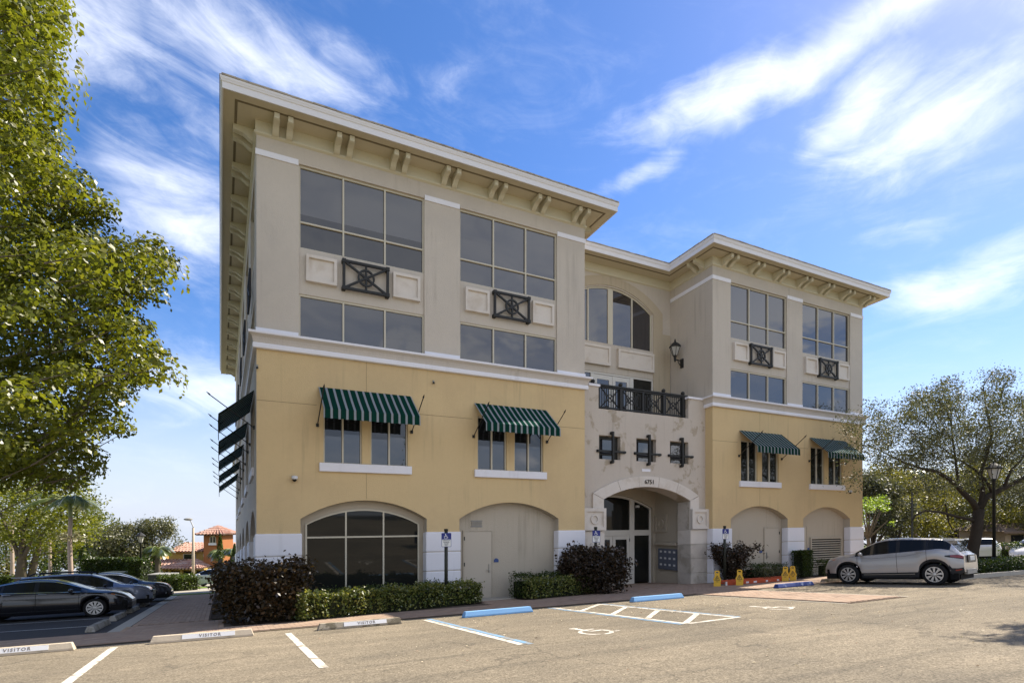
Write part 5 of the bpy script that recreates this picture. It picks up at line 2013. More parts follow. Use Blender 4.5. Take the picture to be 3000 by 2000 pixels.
def in_poly(p, poly):
    x, y = p
    c = False
    j = len(poly) - 1
    for i in range(len(poly)):
        xi, yi = poly[i]
        xj, yj = poly[j]
        if (yi > y) != (yj > y) and x < (xj - xi) * (y - yi) / (yj - yi) + xi:
            c = not c
        j = i
    return c


L_POIN = leafmat('sunny_leaf', (.085, .104, .014), (.12, .136, .016), (.155, .158, .022), .48, .05)
L_OAK = leafmat('oak_leaf', (.046, .052, .030), (.074, .080, .048), (.108, .110, .07), .28, .05, .5)
L_BG1 = leafmat('yellow_green_leaf', (.085, .09, .022), (.135, .13, .032), (.19, .17, .05), .38, .06)
L_BG2 = leafmat('mid_green_leaf', (.035, .06, .012), (.06, .09, .018), (.10, .12, .03), .35, .06)
L_BRIGHT = leafmat('bright_leaf', (.10, .17, .02), (.16, .23, .03), (.2, .26, .05), .5, .12)
L_OLIVE = leafmat('grey_green_leaf', (.075, .082, .04), (.11, .115, .06), (.15, .145, .085), .3, .06)
L_HEDGE = leafmat('hedge_leaf', (.022, .042, .008), (.04, .066, .012), (.065, .085, .018), .3, .07)
L_VAR = leafmat('variegated_leaf', (.055, .082, .016), (.12, .145, .03), (.30, .29, .09), .3, .1)
L_RED = leafmat('copper_leaf', (.030, .024, .011), (.050, .034, .016), (.082, .049, .022), .25, .09, .5)
L_RED2 = leafmat('copper_leaf_plum', (.028, .022, .013), (.046, .031, .018), (.072, .044, .026), .25, .1, .5)
L_PALM = leafmat('palm_leaf', (.05, .08, .02), (.09, .12, .03), (.14, .16, .05), .3, .3, .3)
L_DRY = leafmat('dry_frond', (.20, .19, .10), (.28, .26, .15), (.34, .31, .2), .2, .1)
m_bark = mat('grey_bark', (.115, .095, .072), rough=.95, spec=.1, var=.25, vscale=3, bump=.6, bscale=18)
m_barkd = mat('dark_bark', (.052, .042, .032), rough=.95, spec=.1, var=.25, vscale=3, bump=.6, bscale=18)
m_palmt = mat('palm_trunk', (.40, .31, .24), rough=.9, var=.12, vscale=3)
m_shaft = mat('crown_shaft', (.30, .34, .16), rough=.6, var=.08)
m_twig = mat('twig', (.055, .042, .030), rough=.95, var=.2)


def bez(p, q, bend, n=6):
    p, q = Vector(p), Vector(q)
    mid = (p + q) / 2 + Vector(bend)
    return [p * (1 - t) ** 2 + mid * 2 * t * (1 - t) + q * t * t for t in [i / n for i in range(n + 1)]]


def generic_tree(name, label, base, H, trunk_h, R, crown_h, m_l, nclump=120, nleaf=60, leaf=.12, tr=.22, mb_=None, group=None, cat='tree', stems=1, lumps=9, sq=1.0):
    bx, by = base
    bz = gz(by) - .05
    e = empty(name, (bx, by, bz), label, cat, group)
    cz = H - crown_h / 2
    lump = []
    for i in range(lumps):
        a = 2 * math.pi * i / lumps + random.uniform(-.4, .4)
        rr = R * random.uniform(.35, .78)
        lump.append((rr * math.cos(a), rr * sq * math.sin(a), cz + random.uniform(-.34, .40) * crown_h, R * random.uniform(.30, .50)))
    lump.append((0, 0, cz + crown_h * .28, R * .5))
    cl = []
    while len(cl) < nclump:
        lx_, ly_, lz_, lr = random.choice(lump)
        d = Vector((random.gauss(0, 1), random.gauss(0, 1), random.gauss(0, 1))).normalized() * lr * random.uniform(.55, 1.05)
        cl.append((lx_ + d.x, ly_ + d.y, max(lz_ + d.z * .8, trunk_h * .75)))
    t = MB()
    for s in range(stems):
        ox = (s - (stems - 1) / 2) * .5
        top = Vector((ox * 2.2, random.uniform(-.2, .2), trunk_h))
        t.tube(bez((ox, 0, 0), top, (random.uniform(-.15, .15), 0, 0), 5), [tr * (1.15 - .09 * i) for i in range(6)], 8)
        for lx_, ly_, lz_, lr in (lump if stems == 1 else lump[s::stems]):
            p = bez(top - Vector((0, 0, .1)), (lx_, ly_, lz_), (0, 0, random.uniform(-.4, .2)), 5)
            t.tube(p, [tr * (.55 - .09 * i) for i in range(6)], 5)
    t.build('trunk', mb_ or m_bark, e, True)
    leaf_obj('crown', clumps_to_leaves(cl, nleaf, R * .26), leaf, m_l, e)
    return e


# near tree whose crown fills the upper left: trunk outside the picture
def near_tree():
    poly = [(-60, -60), (198, -60), (200, 30), (203, 60), (180, 130), (186, 190), (172, 225), (188, 300), (190, 320), (166, 370), (166, 440), (150, 470),
            (190, 500), (262, 505), (275, 530), (300, 560), (330, 590), (350, 608), (340, 635), (300, 650), (320, 700), (410, 715), (425, 690), (450, 682), (500, 692), (525, 735), (520, 795),
            (480, 810), (475, 850), (440, 850), (405, 900), (420, 935), (448, 965), (470, 1010), (500, 1040), (516, 1090), (480, 1110), (455, 1150), (430, 1120), (385, 1120),
            (380, 1190), (372, 1225), (395, 1255), (396, 1280), (360, 1275), (300, 1270), (240, 1262), (270, 1305), (302, 1330), (285, 1350), (300, 1372), (304, 1395), (250, 1400), (232, 1425), (160, 1440), (90, 1430), (-60, 1420)]
    gaps = [[(-10, 1075), (40, 1070), (60, 1092), (20, 1105), (-10, 1100)], [(160, 1110), (240, 1112), (255, 1140), (200, 1162), (160, 1150)],
            [(265, 1028), (318, 1030), (325, 1062), (280, 1080), (262, 1060)], [(60, 300), (105, 305), (120, 345), (80, 330)], [(330, 1190), (372, 1150), (376, 1240), (330, 1235)],
            [(215, 865), (250, 870), (255, 900), (225, 905)], [(0, 1230), (60, 1225), (70, 1245), (0, 1250)]]
    base = atd(-420, 1500, 13.5)
    bz = gz(base.y)
    e = empty('shade_tree', (base.x, base.y, bz), 'tall leafy tree with sunlit yellow green crown filling the upper corner over the parked cars', 'tree')
    # pads of leaves, kept apart so that the crown breaks into layers
    D0 = 13.0
    pads, cl = [], []
    tries = 0
    while tries < 9000:
        tries += 1
        x, y = random.uniform(-60, 530), random.uniform(-60, 1440)
        if not in_poly((x, y), poly):
            continue
        r = 38
        if x > 0 and not all(in_poly((x + dx, y + dy), poly) for dx, dy in ((r, 0), (-r * .3, 0), (0, r * .8), (0, -r * .6))):
            continue
        if any(in_poly((x + dx, y), g) for g in gaps for dx in (-18, 0, 18)):
            continue
        d = D0 + random.gauss(0, 1.2)
        if any((x - p[0]) ** 2 + ((y - p[1]) * 1.5) ** 2 < (44 if abs(d - p[2]) < 1.6 else 30) ** 2 for p in pads):
            continue
        pads.append((x, y, d))
    tips = []
    for i in range(2600):
        x, y = random.uniform(120, 530), random.uniform(-20, 1440)
        if in_poly((x, y), poly) and not all(in_poly((x + dx, y + dy), poly) for dx, dy in ((38, 0), (0, 22), (0, -20))) and in_poly((x + 10, y), poly) and not any(in_poly((x, y), g) for g in gaps):
            if all((x - p[0]) ** 2 + (y - p[1]) ** 2 > 22 ** 2 for p in tips):
                tips.append((x, y, D0 + random.gauss(0, 1.0)))
    P, PN = [], []
    def pad(c, rx, rz, n):
        g = np.clip(RNG.normal(size=(n, 3)), -1.7, 1.7)
        q = g * np.array([rx, rx, rz]) * .5
        nn = g * np.array([.75, .75, .35]) + np.array([0, 0, .75])
        PN.append(nn / (np.linalg.norm(nn, axis=1)[:, None] + 1e-6))
        q[:, 2] -= (q[:, 0] ** 2 + q[:, 1] ** 2) * .30        # drooping rim
        P.append(q + np.array(c))
        cl.append(tuple(c))
    for x, y, d in pads:
        k_ = random.uniform(.75, 1.25)
        pad(atd(x, y, d), .54 * k_, .22 * k_, int(165 * k_ * k_))
    for x, y, d in tips:
        pad(atd(x, y, d), .22, .14, 22)
    for i in range(150):                                   # the rest of the crown, outside the picture
        pad(atd(random.uniform(-900, -90), random.uniform(-350, 1350), D0 + random.gauss(0, 2.0)), 1.0, .5, 160)
    for i in range(26):
        pad(atd(random.uniform(-500, 150), random.uniform(-420, -60), D0 + random.gauss(0, 1.6)), 1.0, .5, 160)
    print('pads', len(pads), len(tips))
    off = (base.x, base.y, bz)
    leaf_obj('crown', np.concatenate(P), .112, L_POIN, e, off, aspect=.6, base_n=np.concatenate(PN))
    t = MB()
    o = Vector(off)
    fork = atd(-300, 1120, 13.4) - o
    t.tube(bez((0, 0, 0), fork, (.1, 0, 0), 6), [.34, .31, .29, .27, .26, .25, .24], 10)
    def limb(pts, r0, r1, d0=13.2):
        P = [atd(x, y, d0 + dd) - o for x, y, dd in pts]
        n = len(P)
        t.tube(P, [r0 + (r1 - r0) * i / (n - 1) for i in range(n)], 7)
    limb([(-300, 1120, 0), (-120, 1220, -.2), (0, 1322, -.3), (110, 1285, -.2), (192, 1262, 0), (230, 1205, .1), (268, 1163, .1), (310, 1122, .2), (348, 1101, .2), (402, 1065, .3), (440, 1050, .3)], .15, .018)
    limb([(-300, 1120, 0), (-150, 1050, 0), (0, 1070, -.2), (60, 1045, -.3), (110, 1035, -.3), (180, 1000, -.4), (260, 960, -.4)], .13, .02)
    limb([(-300, 1100, 0), (-120, 950, .2), (40, 810, .3), (90, 760, .3), (160, 710, .2), (240, 660, .2), (290, 600, .3)], .14, .02)
    limb([(-120, 950, .2), (60, 900, .5), (200, 850, .6), (300, 800, .7), (400, 750, .7), (470, 730, .8)], .09, .015)
    limb([(-300, 1100, 0), (-200, 700, .3), (-60, 350, .3), (40, 120, .4), (90, 75, .4), (150, 30, .5)], .16, .02)
    limb([(-120, 480, .3), (20, 330, -.3), (80, 300, -.4), (120, 340, -.4)], .06, .015)
    limb([(0, 1322, -.3), (60, 1330, -.6), (150, 1350, -.5), (220, 1370, -.4)], .06, .012)
    tw = MB()
    for c in cl[:len(pads) + len(tips)]:
        q = Vector(c) - o
        p = q + Vector((-random.uniform(.5, .9), random.uniform(-.3, .3), -random.uniform(.2, .6)))
        tw.tube([p, q], [.014, .005], 4, False)
    t.build('trunk', m_bark, e, True)
    tag(tw.build('twigs', m_bark, e), kind='stuff')


near_tree()

# live oak on the right
def oak():
    poly = [(2540, 1150), (2562, 1172), (2612, 1176), (2640, 1200), (2656, 1168), (2680, 1132), (2716, 1146), (2740, 1128), (2769, 1108), (2808, 1113), (2826, 1128), (2840, 1180), (2856, 1140), (2884, 1120), (2852, 1090), (2880, 1080), (2905, 1070),
            (2940, 1082), (2972, 1080), (2968, 1110), (2940, 1140), (2985, 1160), (3010, 1150), (3100, 1120), (3300, 1180), (3420, 1330), (3350, 1460), (3100, 1480), (3005, 1470), (2940, 1440), (2860, 1425), (2800, 1440), (2720, 1450), (2600, 1450), (2545, 1440), (2548, 1395), (2538, 1350), (2545, 1310), (2535, 1280), (2548, 1235), (2530, 1205)]
    gaps = [[(2560, 1395), (2640, 1370), (2720, 1400), (2700, 1420), (2570, 1430)], [(2845, 1285), (2865, 1280), (2868, 1310), (2845, 1310)], [(2630, 1265), (2665, 1262), (2672, 1280), (2636, 1284)],
            [(2835, 1190), (2855, 1180), (2860, 1240), (2838, 1250)], [(2850, 1370), (2900, 1360), (2920, 1400), (2860, 1410)], [(2930, 1370), (2975, 1360), (3000, 1380), (2950, 1400)], [(2680, 1200), (2700, 1190), (2720, 1210), (2690, 1225)],
            [(2770, 1375), (2800, 1370), (2810, 1400), (2780, 1405)]]
    D0 = 27.0
    base = atd(2848, 1655, 26.0)
    by = base.y
    bz = gz(by) - .05
    e = empty('oak_tree', (base.x, base.y, bz), 'spreading live oak with dark glittering leaves and bare forking limbs behind the silver crossover', 'tree')
    o = Vector((base.x, base.y, bz))
    cl = []
    tries = 0
    while len(cl) < 900 and tries < 60000:
        tries += 1
        x, y = random.uniform(2530, 3420), random.uniform(1070, 1480)
        if x > 3010 and random.random() < .5:
            continue
        if not in_poly((x, y), poly):
            continue
        if not all(in_poly((x + dx, y + dy), poly) for dx, dy in ((10, 0), (-10, 0), (0, 9), (0, -9))):
            continue
        if any(in_poly((x, y), g) for g in gaps) and random.random() < .94:
            continue
        if x < 2630 and random.random() < .5:
            continue
        if y > 1360 and random.random() < .45:
            continue
        d = D0 + random.gauss(-.4, 2.5)
        if 2850 < x < 2985 and y > 1300:
            d = max(d, 26.6 + random.random())
        p = atd(x, y, d)
        if 0 < p.x < 31.6 and p.y > 16.4:
            p = atd(x, y, random.uniform(21.5, 26.0))
        cl.append(tuple(p))
    sprays = [(2478, 1231), (2500, 1228), (2515, 1233), (2488, 1262), (2498, 1290), (2504, 1262), (2520, 1250), (2483, 1345), (2500, 1318), (2520, 1322), (2478, 1412), (2505, 1388), (2522, 1392), (2500, 1424), (2512, 1398), (2516, 1282), (2525, 1300)]
    for x, y in sprays:
        for k in range(1):
            cl.append(tuple(atd(x + random.gauss(0, 6), y + random.gauss(0, 5), random.uniform(22.5, 24))))
    main = clumps_to_leaves(cl, 78, .54, .6)
    leaf_obj('crown', main, .095, L_OAK, e, o, up=.2, aspect=.5)
    t = MB()
    def limb(pts, r0, r1, d0=26.0):
        P = [atd(x, y, d0 + dd) - o for x, y, dd in pts]
        P = [Vector((p.x, p.y, max(p.z, 0))) if i == 0 else p for i, p in enumerate(P)]
        n = len(P)
        t.tube(P, [.74 * (r0 + (r1 - r0) * i / (n - 1)) for i in range(n)], 8)
    limb([(2846, 1668, 0), (2850, 1610, 0), (2862, 1555, 0), (2868, 1490, 0)], .36, .30)
    limb([(2866, 1500, 0), (2850, 1470, 0), (2815, 1435, -.2), (2790, 1410, -.3), (2745, 1380, -.5), (2700, 1372, -.7), (2650, 1355, -.9), (2600, 1330, -1.2), (2540, 1300, -1.8)], .20, .02)
    limb([(2815, 1435, -.2), (2805, 1400, 0), (2800, 1350, .2), (2790, 1280, .3), (2785, 1200, .3), (2775, 1130, .3)], .11, .015)
    limb([(2868, 1490, 0), (2890, 1455, .2), (2940, 1430, .4), (2990, 1405, .5), (3060, 1360, .7), (3200, 1300, 1)], .22, .05)
    limb([(2868, 1495, 0), (2880, 1440, .3), (2872, 1390, .4), (2890, 1330, .5), (2905, 1270, .5), (2890, 1200, .6), (2880, 1130, .6), (2910, 1085, .6)], .15, .015)
    limb([(2905, 1440, .2), (2890, 1408, .2), (2850, 1370, .2), (2800, 1340, .1), (2760, 1310, 0), (2700, 1290, -.2), (2640, 1240, -.3)], .09, .015)
    limb([(2855, 1525, 0), (2840, 1520, -.1), (2800, 1512, -.3), (2760, 1500, -.5), (2710, 1495, -.7), (2680, 1510, -.8), (2670, 1530, -.9)], .12, .03)
    limb([(2775, 1505, -.3), (2770, 1475, -.3), (2740, 1490, -.4), (2700, 1480, -.5)], .05, .02)
    limb([(2775, 1505, -.3), (2780, 1530, -.3), (2790, 1550, -.3)], .06, .03)
    limb([(2940, 1430, .4), (2960, 1380, .5), (2990, 1350, .6), (3020, 1300, .7), (3000, 1220, .7), (2990, 1160, .7)], .10, .015)
    tw = MB()
    for c in cl[::4]:
        q = Vector(c) - o
        ctr = Vector((0, 0, 4.5))
        p = q + (ctr - q).normalized() * random.uniform(.6, 1.3)
        tw.tube([p, q], [.016, .006], 4, False)
    t.build('trunk', m_barkd, e, True)
    tag(tw.build('twigs', m_barkd, e), kind='stuff')


oak()


# palms
def palm(name, label, base, H, tr, nf, flen, shaft=True, m_t=None, dry=False, windy=(0, 0), leaf=L_PALM, kind='feather', group=None):
    bx, by = base
    bz = gz(by) - .05
    e = empty(name, (bx, by, bz), label, 'palm tree', group)
    hs = H - (.9 if shaft else 0)
    n = 7
    t = MB().tube([(.03 * math.sin(i), 0, hs * i / n) for i in range(n + 1)], [tr * (1.25 - .3 * i / n) for i in range(n + 1)], 8)
    t.build('trunk', m_t or m_palmt, e, True)
    if shaft:
        MB().tube([(0, 0, hs), (0, 0, hs + .45), (0, 0, H + .1)], [tr * 1.0, tr * 1.05, tr * .4], 8).build('crown_shaft', m_shaft, e, True)
    cs = []
    st = MB()
    for k in range(nf):
        a = 2 * math.pi * k / nf + random.uniform(-.25, .25)
        up = random.uniform(.1, 1.0)
        L = flen * random.uniform(.8, 1.1)
        pts = []
        for i in range(8):
            f = i / 7
            pts.append(Vector((math.cos(a) * L * f * (1 - .15 * f) + windy[0] * f * f * L, math.sin(a) * L * f * (1 - .15 * f) + windy[1] * f * f * L, H + L * (up * f - (.55 + up * .5) * f * f))))
        st.tube(pts, [.035 * (1 - i / 9) for i in range(8)], 4, False)
        fo = MB()
        for i in range(1, 8):
            for j in range(4):
                f = (i - 1 + j / 4) / 7
                p = pts[i - 1].lerp(pts[i], j / 4)
                d = (pts[i] - pts[i - 1]).normalized()
                sd = d.cross(Vector((0, 0, 1))).normalized()
                ll = flen * (.26 if kind == 'feather' else .4) * math.sin(math.pi * min(1, .12 + f * .85)) + .08
                for s in (1, -1):
                    tip = p + (sd * s * .8 + d * .55 + Vector((0, 0, -.35))) * ll
                    w = d * .045
                    fo.add([p - w, p + w, tip], [(0, 1, 2)])
        fo.build('frond', leaf, e)
    st.build('frond_stalks', m_shaft, e)
    if dry:
        c = []
        s_ = MB()
        z = H * .64
        for k in range(90):
            a = random.uniform(0, 6.28)
            L = random.uniform(.35, .95)
            d = Vector((math.cos(a), math.sin(a), random.uniform(-.5, .5)))
            s_.bar((0, 0, z), tuple(Vector((0, 0, z)) + d * L), .012)
            c += [tuple(Vector((0, 0, z)) + d * L * f) for f in (.6, .8, 1)]
        so = s_.build('seed_stalks', L_DRY, e)
        tag(leaf_obj('seeds', c, .13, L_DRY, so), kind='stuff')
    return e


def ground_at(px, D):
    p = atd(px, 1600, D)
    return (p.x, p.y)


# multi stemmed tree behind the cars
def stem_tree():
    D0 = 38.0
    b = ground_at(78, D0)
    bz = gz(b[1]) - .05
    o = Vector((b[0], b[1], bz))
    e = empty('multi_stem_tree', tuple(o), 'broad tree with three pale leaning stems behind the parked cars', 'tree')
    poly = [(-200, 1400), (40, 1380), (200, 1385), (240, 1410), (262, 1440), (280, 1495), (310, 1508), (312, 1520), (290, 1530), (285, 1545), (265, 1565), (250, 1600), (200, 1610), (150, 1615), (110, 1630), (60, 1590), (20, 1590), (-200, 1600)]
    gaps = [[(68, 1585), (112, 1590), (108, 1620), (70, 1612)], [(190, 1610), (240, 1590), (240, 1625), (190, 1630)]]
    cl = []
    while len(cl) < 330:
        x, y = random.uniform(-200, 312), random.uniform(1385, 1630)
        if in_poly((x, y), poly) and not any(in_poly((x, y), g) for g in gaps):
            cl.append(tuple(atd(x, y, D0 + random.gauss(0, 2.6))))
    leaf_obj('crown', clumps_to_leaves(cl, 60, .95, .6), .23, L_BG2 if False else L_POIN, e, o, up=.6)
    t = MB()
    def limb(pts, r0, r1):
        P = [atd(x, y, D0 + dd) - o for x, y, dd in pts]
        t.tube(P, [r0 + (r1 - r0) * i / (len(P) - 1) for i in range(len(P))], 7)
    limb([(60, 1722, 0), (62, 1660, 0), (66, 1610, 0), (64, 1560, .2), (90, 1500, .4)], .36, .10)
    limb([(62, 1650, 0), (45, 1600, 0), (25, 1560, 0), (0, 1500, 0)], .17, .06)
    limb([(64, 1645, 0), (80, 1610, -.2), (92, 1580, -.2), (130, 1530, -.2)], .15, .06)
    limb([(84, 1720, .5), (100, 1650, .5), (112, 1610, .5), (118, 1570, .5), (180, 1500, .5)], .26, .07)
    limb([(112, 1625, .5), (180, 1615, .4), (220, 1590, .3), (260, 1550, .3)], .09, .03)
    t.build('trunk', m_bark, e, True)


stem_tree()
palm('royal_palm', 'slim pale palm with windblown fronds and a ring of dry seeds behind the wagon', ground_at(206, 33), 5.7, .11, 13, 2.3, True, None, True, (-.25, .1))
generic_tree('round_tree', 'round grey green tree behind the lamp post at the left', ground_at(355, 58), 6.3, 2.4, 2.9, 4.3, L_OLIVE, 170, 75, .22, .2)
generic_tree('round_tree', 'open topped grey green tree left of the streetlight pole', ground_at(452, 60), 6.9, 2.6, 2.7, 4.2, L_OLIVE, 130, 65, .22, .18)
palm('fan_palm', 'short fan palm in front of the yellow house, between hedge and pole', ground_at(462, 57), 3.6, .2, 22, 1.7, False, m_bark, False, (0, 0), L_PALM, 'fan')
palm('fan_palm', 'bushy palm at the foot of the orange tower', ground_at(645, 66), 3.3, .2, 20, 1.7, False, m_bark, False, (0, 0), L_PALM, 'fan')
palm('fan_palm', 'palm between the orange tower and the office corner', ground_at(680, 66), 3.5, .2, 18, 1.6, False, m_bark, False, (0, 0), L_PALM, 'fan')
for px, D, h, lab in ((165, 52, 4.3, 'clipped dark cypress behind the wagon, left of the pale palm'), (241, 52, 4.3, 'clipped dark cypress right of the pale palm'), (278, 62, 5.2, 'slim cypress left of the yellow gable'), (342, 62, 5.4, 'slim cypress before the yellow gable window'),
                      (460, 58, 3.6, 'slim cypress beside the fan palm trunk'), (645, 58, 5.0, 'slim cypress in front of the orange tower'), (687, 60, 4.0, 'slim cypress beside the office corner'), (292, 64, 4.6, 'shorter slim cypress left of the yellow gable')):
    b = ground_at(px, D)
    e = empty('cypress', (b[0], b[1], gz(b[1]) - .05), lab, 'cypress', 'cypresses before the yellow house')
    C = []
    for i in range(1500):
        z = random.uniform(.1, 1) ** .9
        r = .42 * (1 - z ** 3) * math.sqrt(random.random()) + .03
        a = random.uniform(0, 6.28)
        C.append((r * math.cos(a), r * math.sin(a), z * h))
    leaf_obj('foliage', C, .17, L_HEDGE if px < 260 else L_BG2, e, None, up=0, droop=(0, 0, 1.2))
    MB().tube([(0, 0, 0), (0, 0, h * .8)], [.06, .02], 5).build('trunk', m_barkd, e)
k = 0
for px, D, H, R, m_, lab in ((20, 62, 8, 4.5, L_BG1, 'pale yellow green tree at the left edge, low behind the stems'), (130, 70, 7.5, 4.5, L_BG2, 'green tree low behind the leaning stems'), (205, 75, 7.5, 4.0, L_BG2, 'green tree behind the pale palm trunk'),
                             (262, 80, 8.5, 4.0, L_BG1, 'pale tree left of the yellow gable'), (300, 66, 8.5, 3.0, L_BG2, 'bushy green tree left of the round grey green tree'), (-90, 58, 9, 5, L_BG2, 'green tree beyond the left picture edge')):
    generic_tree('background_tree', lab, ground_at(px, D), H, 1.6, R, H - 1.4, m_, 110, 45, .30, .2, None, 'trees behind the parked cars')
for px, D, H, lab in ((35, 50, 9, 'thin pale palm trunk at the left edge behind the stems'), (146, 56, 7.5, 'thin pale palm trunk left of the clipped cypress')):
    palm('thin_palm', lab, ground_at(px, D), H, .13, 10, 1.8, False, None, False)

# trees behind the right end
for px, D, H, R, m_, lab in ((2560, 52, 8.5, 3.2, L_OAK, 'dark tree just right of the office building end'), (2625, 58, 9.5, 4.2, L_BG1, 'yellow green tree behind the oak, right of the building end'), (2720, 62, 10, 4.6, L_BG1, 'broad yellow green tree behind the silver crossover roof'),
                             (2800, 70, 10, 4.6, L_OLIVE, 'grey green tree behind the oak trunk'), (2900, 62, 10.5, 4.6, L_BG1, 'yellow green tree between oak trunk and lamp post'), (2985, 75, 12, 5.2, L_OLIVE, 'grey green tree above the small shingled building'),
                             (3090, 60, 11, 5.0, L_OAK, 'dark tree beyond the right picture edge'), (2670, 85, 12, 6, L_OLIVE, 'far grey green tree behind the thin lamp post'), (2950, 95, 15, 7, L_OLIVE, 'far tree closing the view at the right'), (2780, 100, 14, 7, L_BG1, 'far pale tree behind the oak limbs')):
    generic_tree('background_tree', lab, ground_at(px, D), H, 1.2, R, H - .8, m_, 230, 52, .27, .2, m_barkd, 'trees behind the right end')
generic_tree('young_tree', 'small bright green tree with pale trunk against the building end', ground_at(2550, 40), 5.0, 2.0, 1.5, 2.6, L_BRIGHT, 40, 45, .15, .16, m_bark)

# trees behind and beside the camera, seen in the glass and by their shade
generic_tree('street_tree', 'leafy tree behind the camera reflected in the lower windows', (3, -16), 8, 2.5, 3.6, 5, L_BG2, 110, 60, .25, .2)
generic_tree('street_tree', 'second leafy tree behind the camera reflected in the lower windows', (20, -18), 9, 2.6, 4.0, 5.5, L_BG2, 110, 60, .25, .2)
generic_tree('street_tree', 'third leafy tree behind the camera reflected in the lower windows', (-14, -17), 8, 2.5, 3.6, 5, L_BG2, 110, 60, .25, .2)
generic_tree('street_tree', 'tree outside the right picture edge that shades the near corner of the lot', (20.5, 5.5), 10.4, 6.4, 1.7, 3.0, L_OAK, 90, 80, .15, .2, sq=.55)


# shrubs and hedges
def hedge(name, label, p, q, w, h0, h1, m_l, n, leaf=.09, core=True, group=None, cat='hedge', rough=.06, up=.3, cw=.36, ch=.78):
    p, q = Vector(p), Vector(q)
    d = q - p
    L = d.length
    d.normalize()
    nn = Vector((-d.y, d.x))
    mid = (p + q) / 2
    bz = gz(mid.y)
    e = empty(name, (mid.x, mid.y, bz), label, cat, group)
    C = []
    for i in range(n):
        t = random.random()
        h = h0 + (h1 - h0) * t
        u = random.random()
        if u < .42:                       # top
            v, z = random.uniform(-.5, .5), 1 - abs(random.gauss(0, .07))
        elif u < .85:                     # front and back faces
            v, z = (-.5 if random.random() < .78 else .5), random.random() ** .8
            v *= 1 - abs(random.gauss(0, .08))
        else:
            v, z = random.uniform(-.5, .5), random.random()
            t = random.choice((random.uniform(0, .02), random.uniform(.98, 1)))
        bump = rough * (math.sin(t * L * 5.1) + math.sin(t * L * 11.7 + 1) * .6 + random.gauss(0, .8))
        x = p + d * (t * L + random.gauss(0, .04)) + nn * (v * w + bump * (1 if v > 0 else -1) * .8)
        C.append((x.x - mid.x, x.y - mid.y, gz(x.y) - bz + .05 + z * h + (bump if u < .42 else 0)))
    leaf_obj('foliage', C, leaf, m_l, e, None, up=up, aspect=.55)
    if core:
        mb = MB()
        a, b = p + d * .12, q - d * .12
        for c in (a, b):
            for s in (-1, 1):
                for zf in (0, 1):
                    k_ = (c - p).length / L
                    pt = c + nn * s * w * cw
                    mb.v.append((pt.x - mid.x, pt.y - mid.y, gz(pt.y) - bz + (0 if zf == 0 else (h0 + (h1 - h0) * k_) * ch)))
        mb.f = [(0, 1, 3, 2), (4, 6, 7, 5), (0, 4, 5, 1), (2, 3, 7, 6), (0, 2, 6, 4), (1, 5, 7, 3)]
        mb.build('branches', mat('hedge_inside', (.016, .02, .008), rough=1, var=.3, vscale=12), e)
    return e


def shrub(name, label, c, rx, ry, h, m_l, ncl, nleaf, leaf, group=None, stems=14, sparse=False, box=0.0, rz=0.0):
    bz = gz(c[1])
    e = empty(name, (c[0], c[1], bz), label, 'shrub', group)
    e.rotation_euler = (0, 0, rz)
    cl = []
    for i in range(ncl):
        a = random.uniform(0, 6.28)
        z = random.random() ** (.75)
        prof = (math.sin(math.pi * min(1, .18 + z * .62)) if not sparse else (.25 + .75 * z)) if box == 0 else 1 - box * (1 - z)
        r = prof * math.sqrt(random.uniform(.15 if not sparse else .05, 1))
        cl.append((rx * r * math.cos(a), ry * r * math.sin(a), .08 + z * (h - .12) + random.gauss(0, .03)))
    leaf_obj('foliage', clumps_to_leaves(cl, nleaf, .24, .9), leaf, m_l, e, None, up=.25, aspect=.62)
    t = MB()
    for i in range(stems):
        k_ = random.choice(cl)
        t.tube(bez((random.gauss(0, .14) * rx, random.gauss(0, .1) * ry, 0), k_, (0, 0, .1), 4), [.022, .018, .015, .011, .006], 4, False)
    t.build('stems', m_twig, e)
    return e


shrub('copperleaf_shrub', 'big dark maroon shrub at the building corner, nearest the path', (.98, 16.15), 1.25, .80, 1.5, L_RED, 430, 34, .105, 'copper leaved shrubs', 30, box=.12, rz=-YAW)
hedge('variegated_hedge', 'long variegated hedge along the front below the big arched window', (1.75, 15.45), (7.45, 16.85), .62, .62, .62, L_VAR, 9000, .085, group='low hedges along the front')
hedge('green_hedge', 'small dark hedge under the big arched window behind the variegated one', (2.6, 16.8), (4.5, 17.2), .5, .62, .62, L_HEDGE, 2200, .07, group='low hedges along the front')
hedge('green_hedge', 'short dark hedge by the sign post at the end of the variegated hedge', (5.6, 17.2), (6.7, 17.4), .4, .66, .66, L_HEDGE, 1200, .07, group='low hedges along the front')
hedge('green_hedge', 'dark clipped hedge right of the beige door, behind a paler one', (9.0, 17.2), (11.3, 17.45), .5, .78, .72, L_HEDGE, 4200, .06, group='low hedges along the front')
hedge('variegated_hedge', 'short variegated hedge right of the beige door', (9.25, 16.6), (12.1, 17.15), .55, .60, .56, L_VAR, 4200, .08, group='low hedges along the front')
shrub('copperleaf_shrub', 'dark shrub left of the entrance, hiding the glass doors', (12.2, 16.95), 1.35, .75, 1.68, L_RED2, 330, 34, .115, 'copper leaved shrubs', 34, rz=-YAW)
shrub('copperleaf_shrub', 'sparse dark shrub right of the stone entrance pier', (19.75, 17.15), 1.05, .6, 1.62, L_RED2, 120, 34, .115, 'copper leaved shrubs', 30, sparse=True, rz=-YAW)
hedge('green_hedge', 'dark low hedge behind the orange ladder', (20.6, 17.2), (23.3, 17.45), .45, .68, .62, L_HEDGE, 2600, .06, group='low hedges along the front')
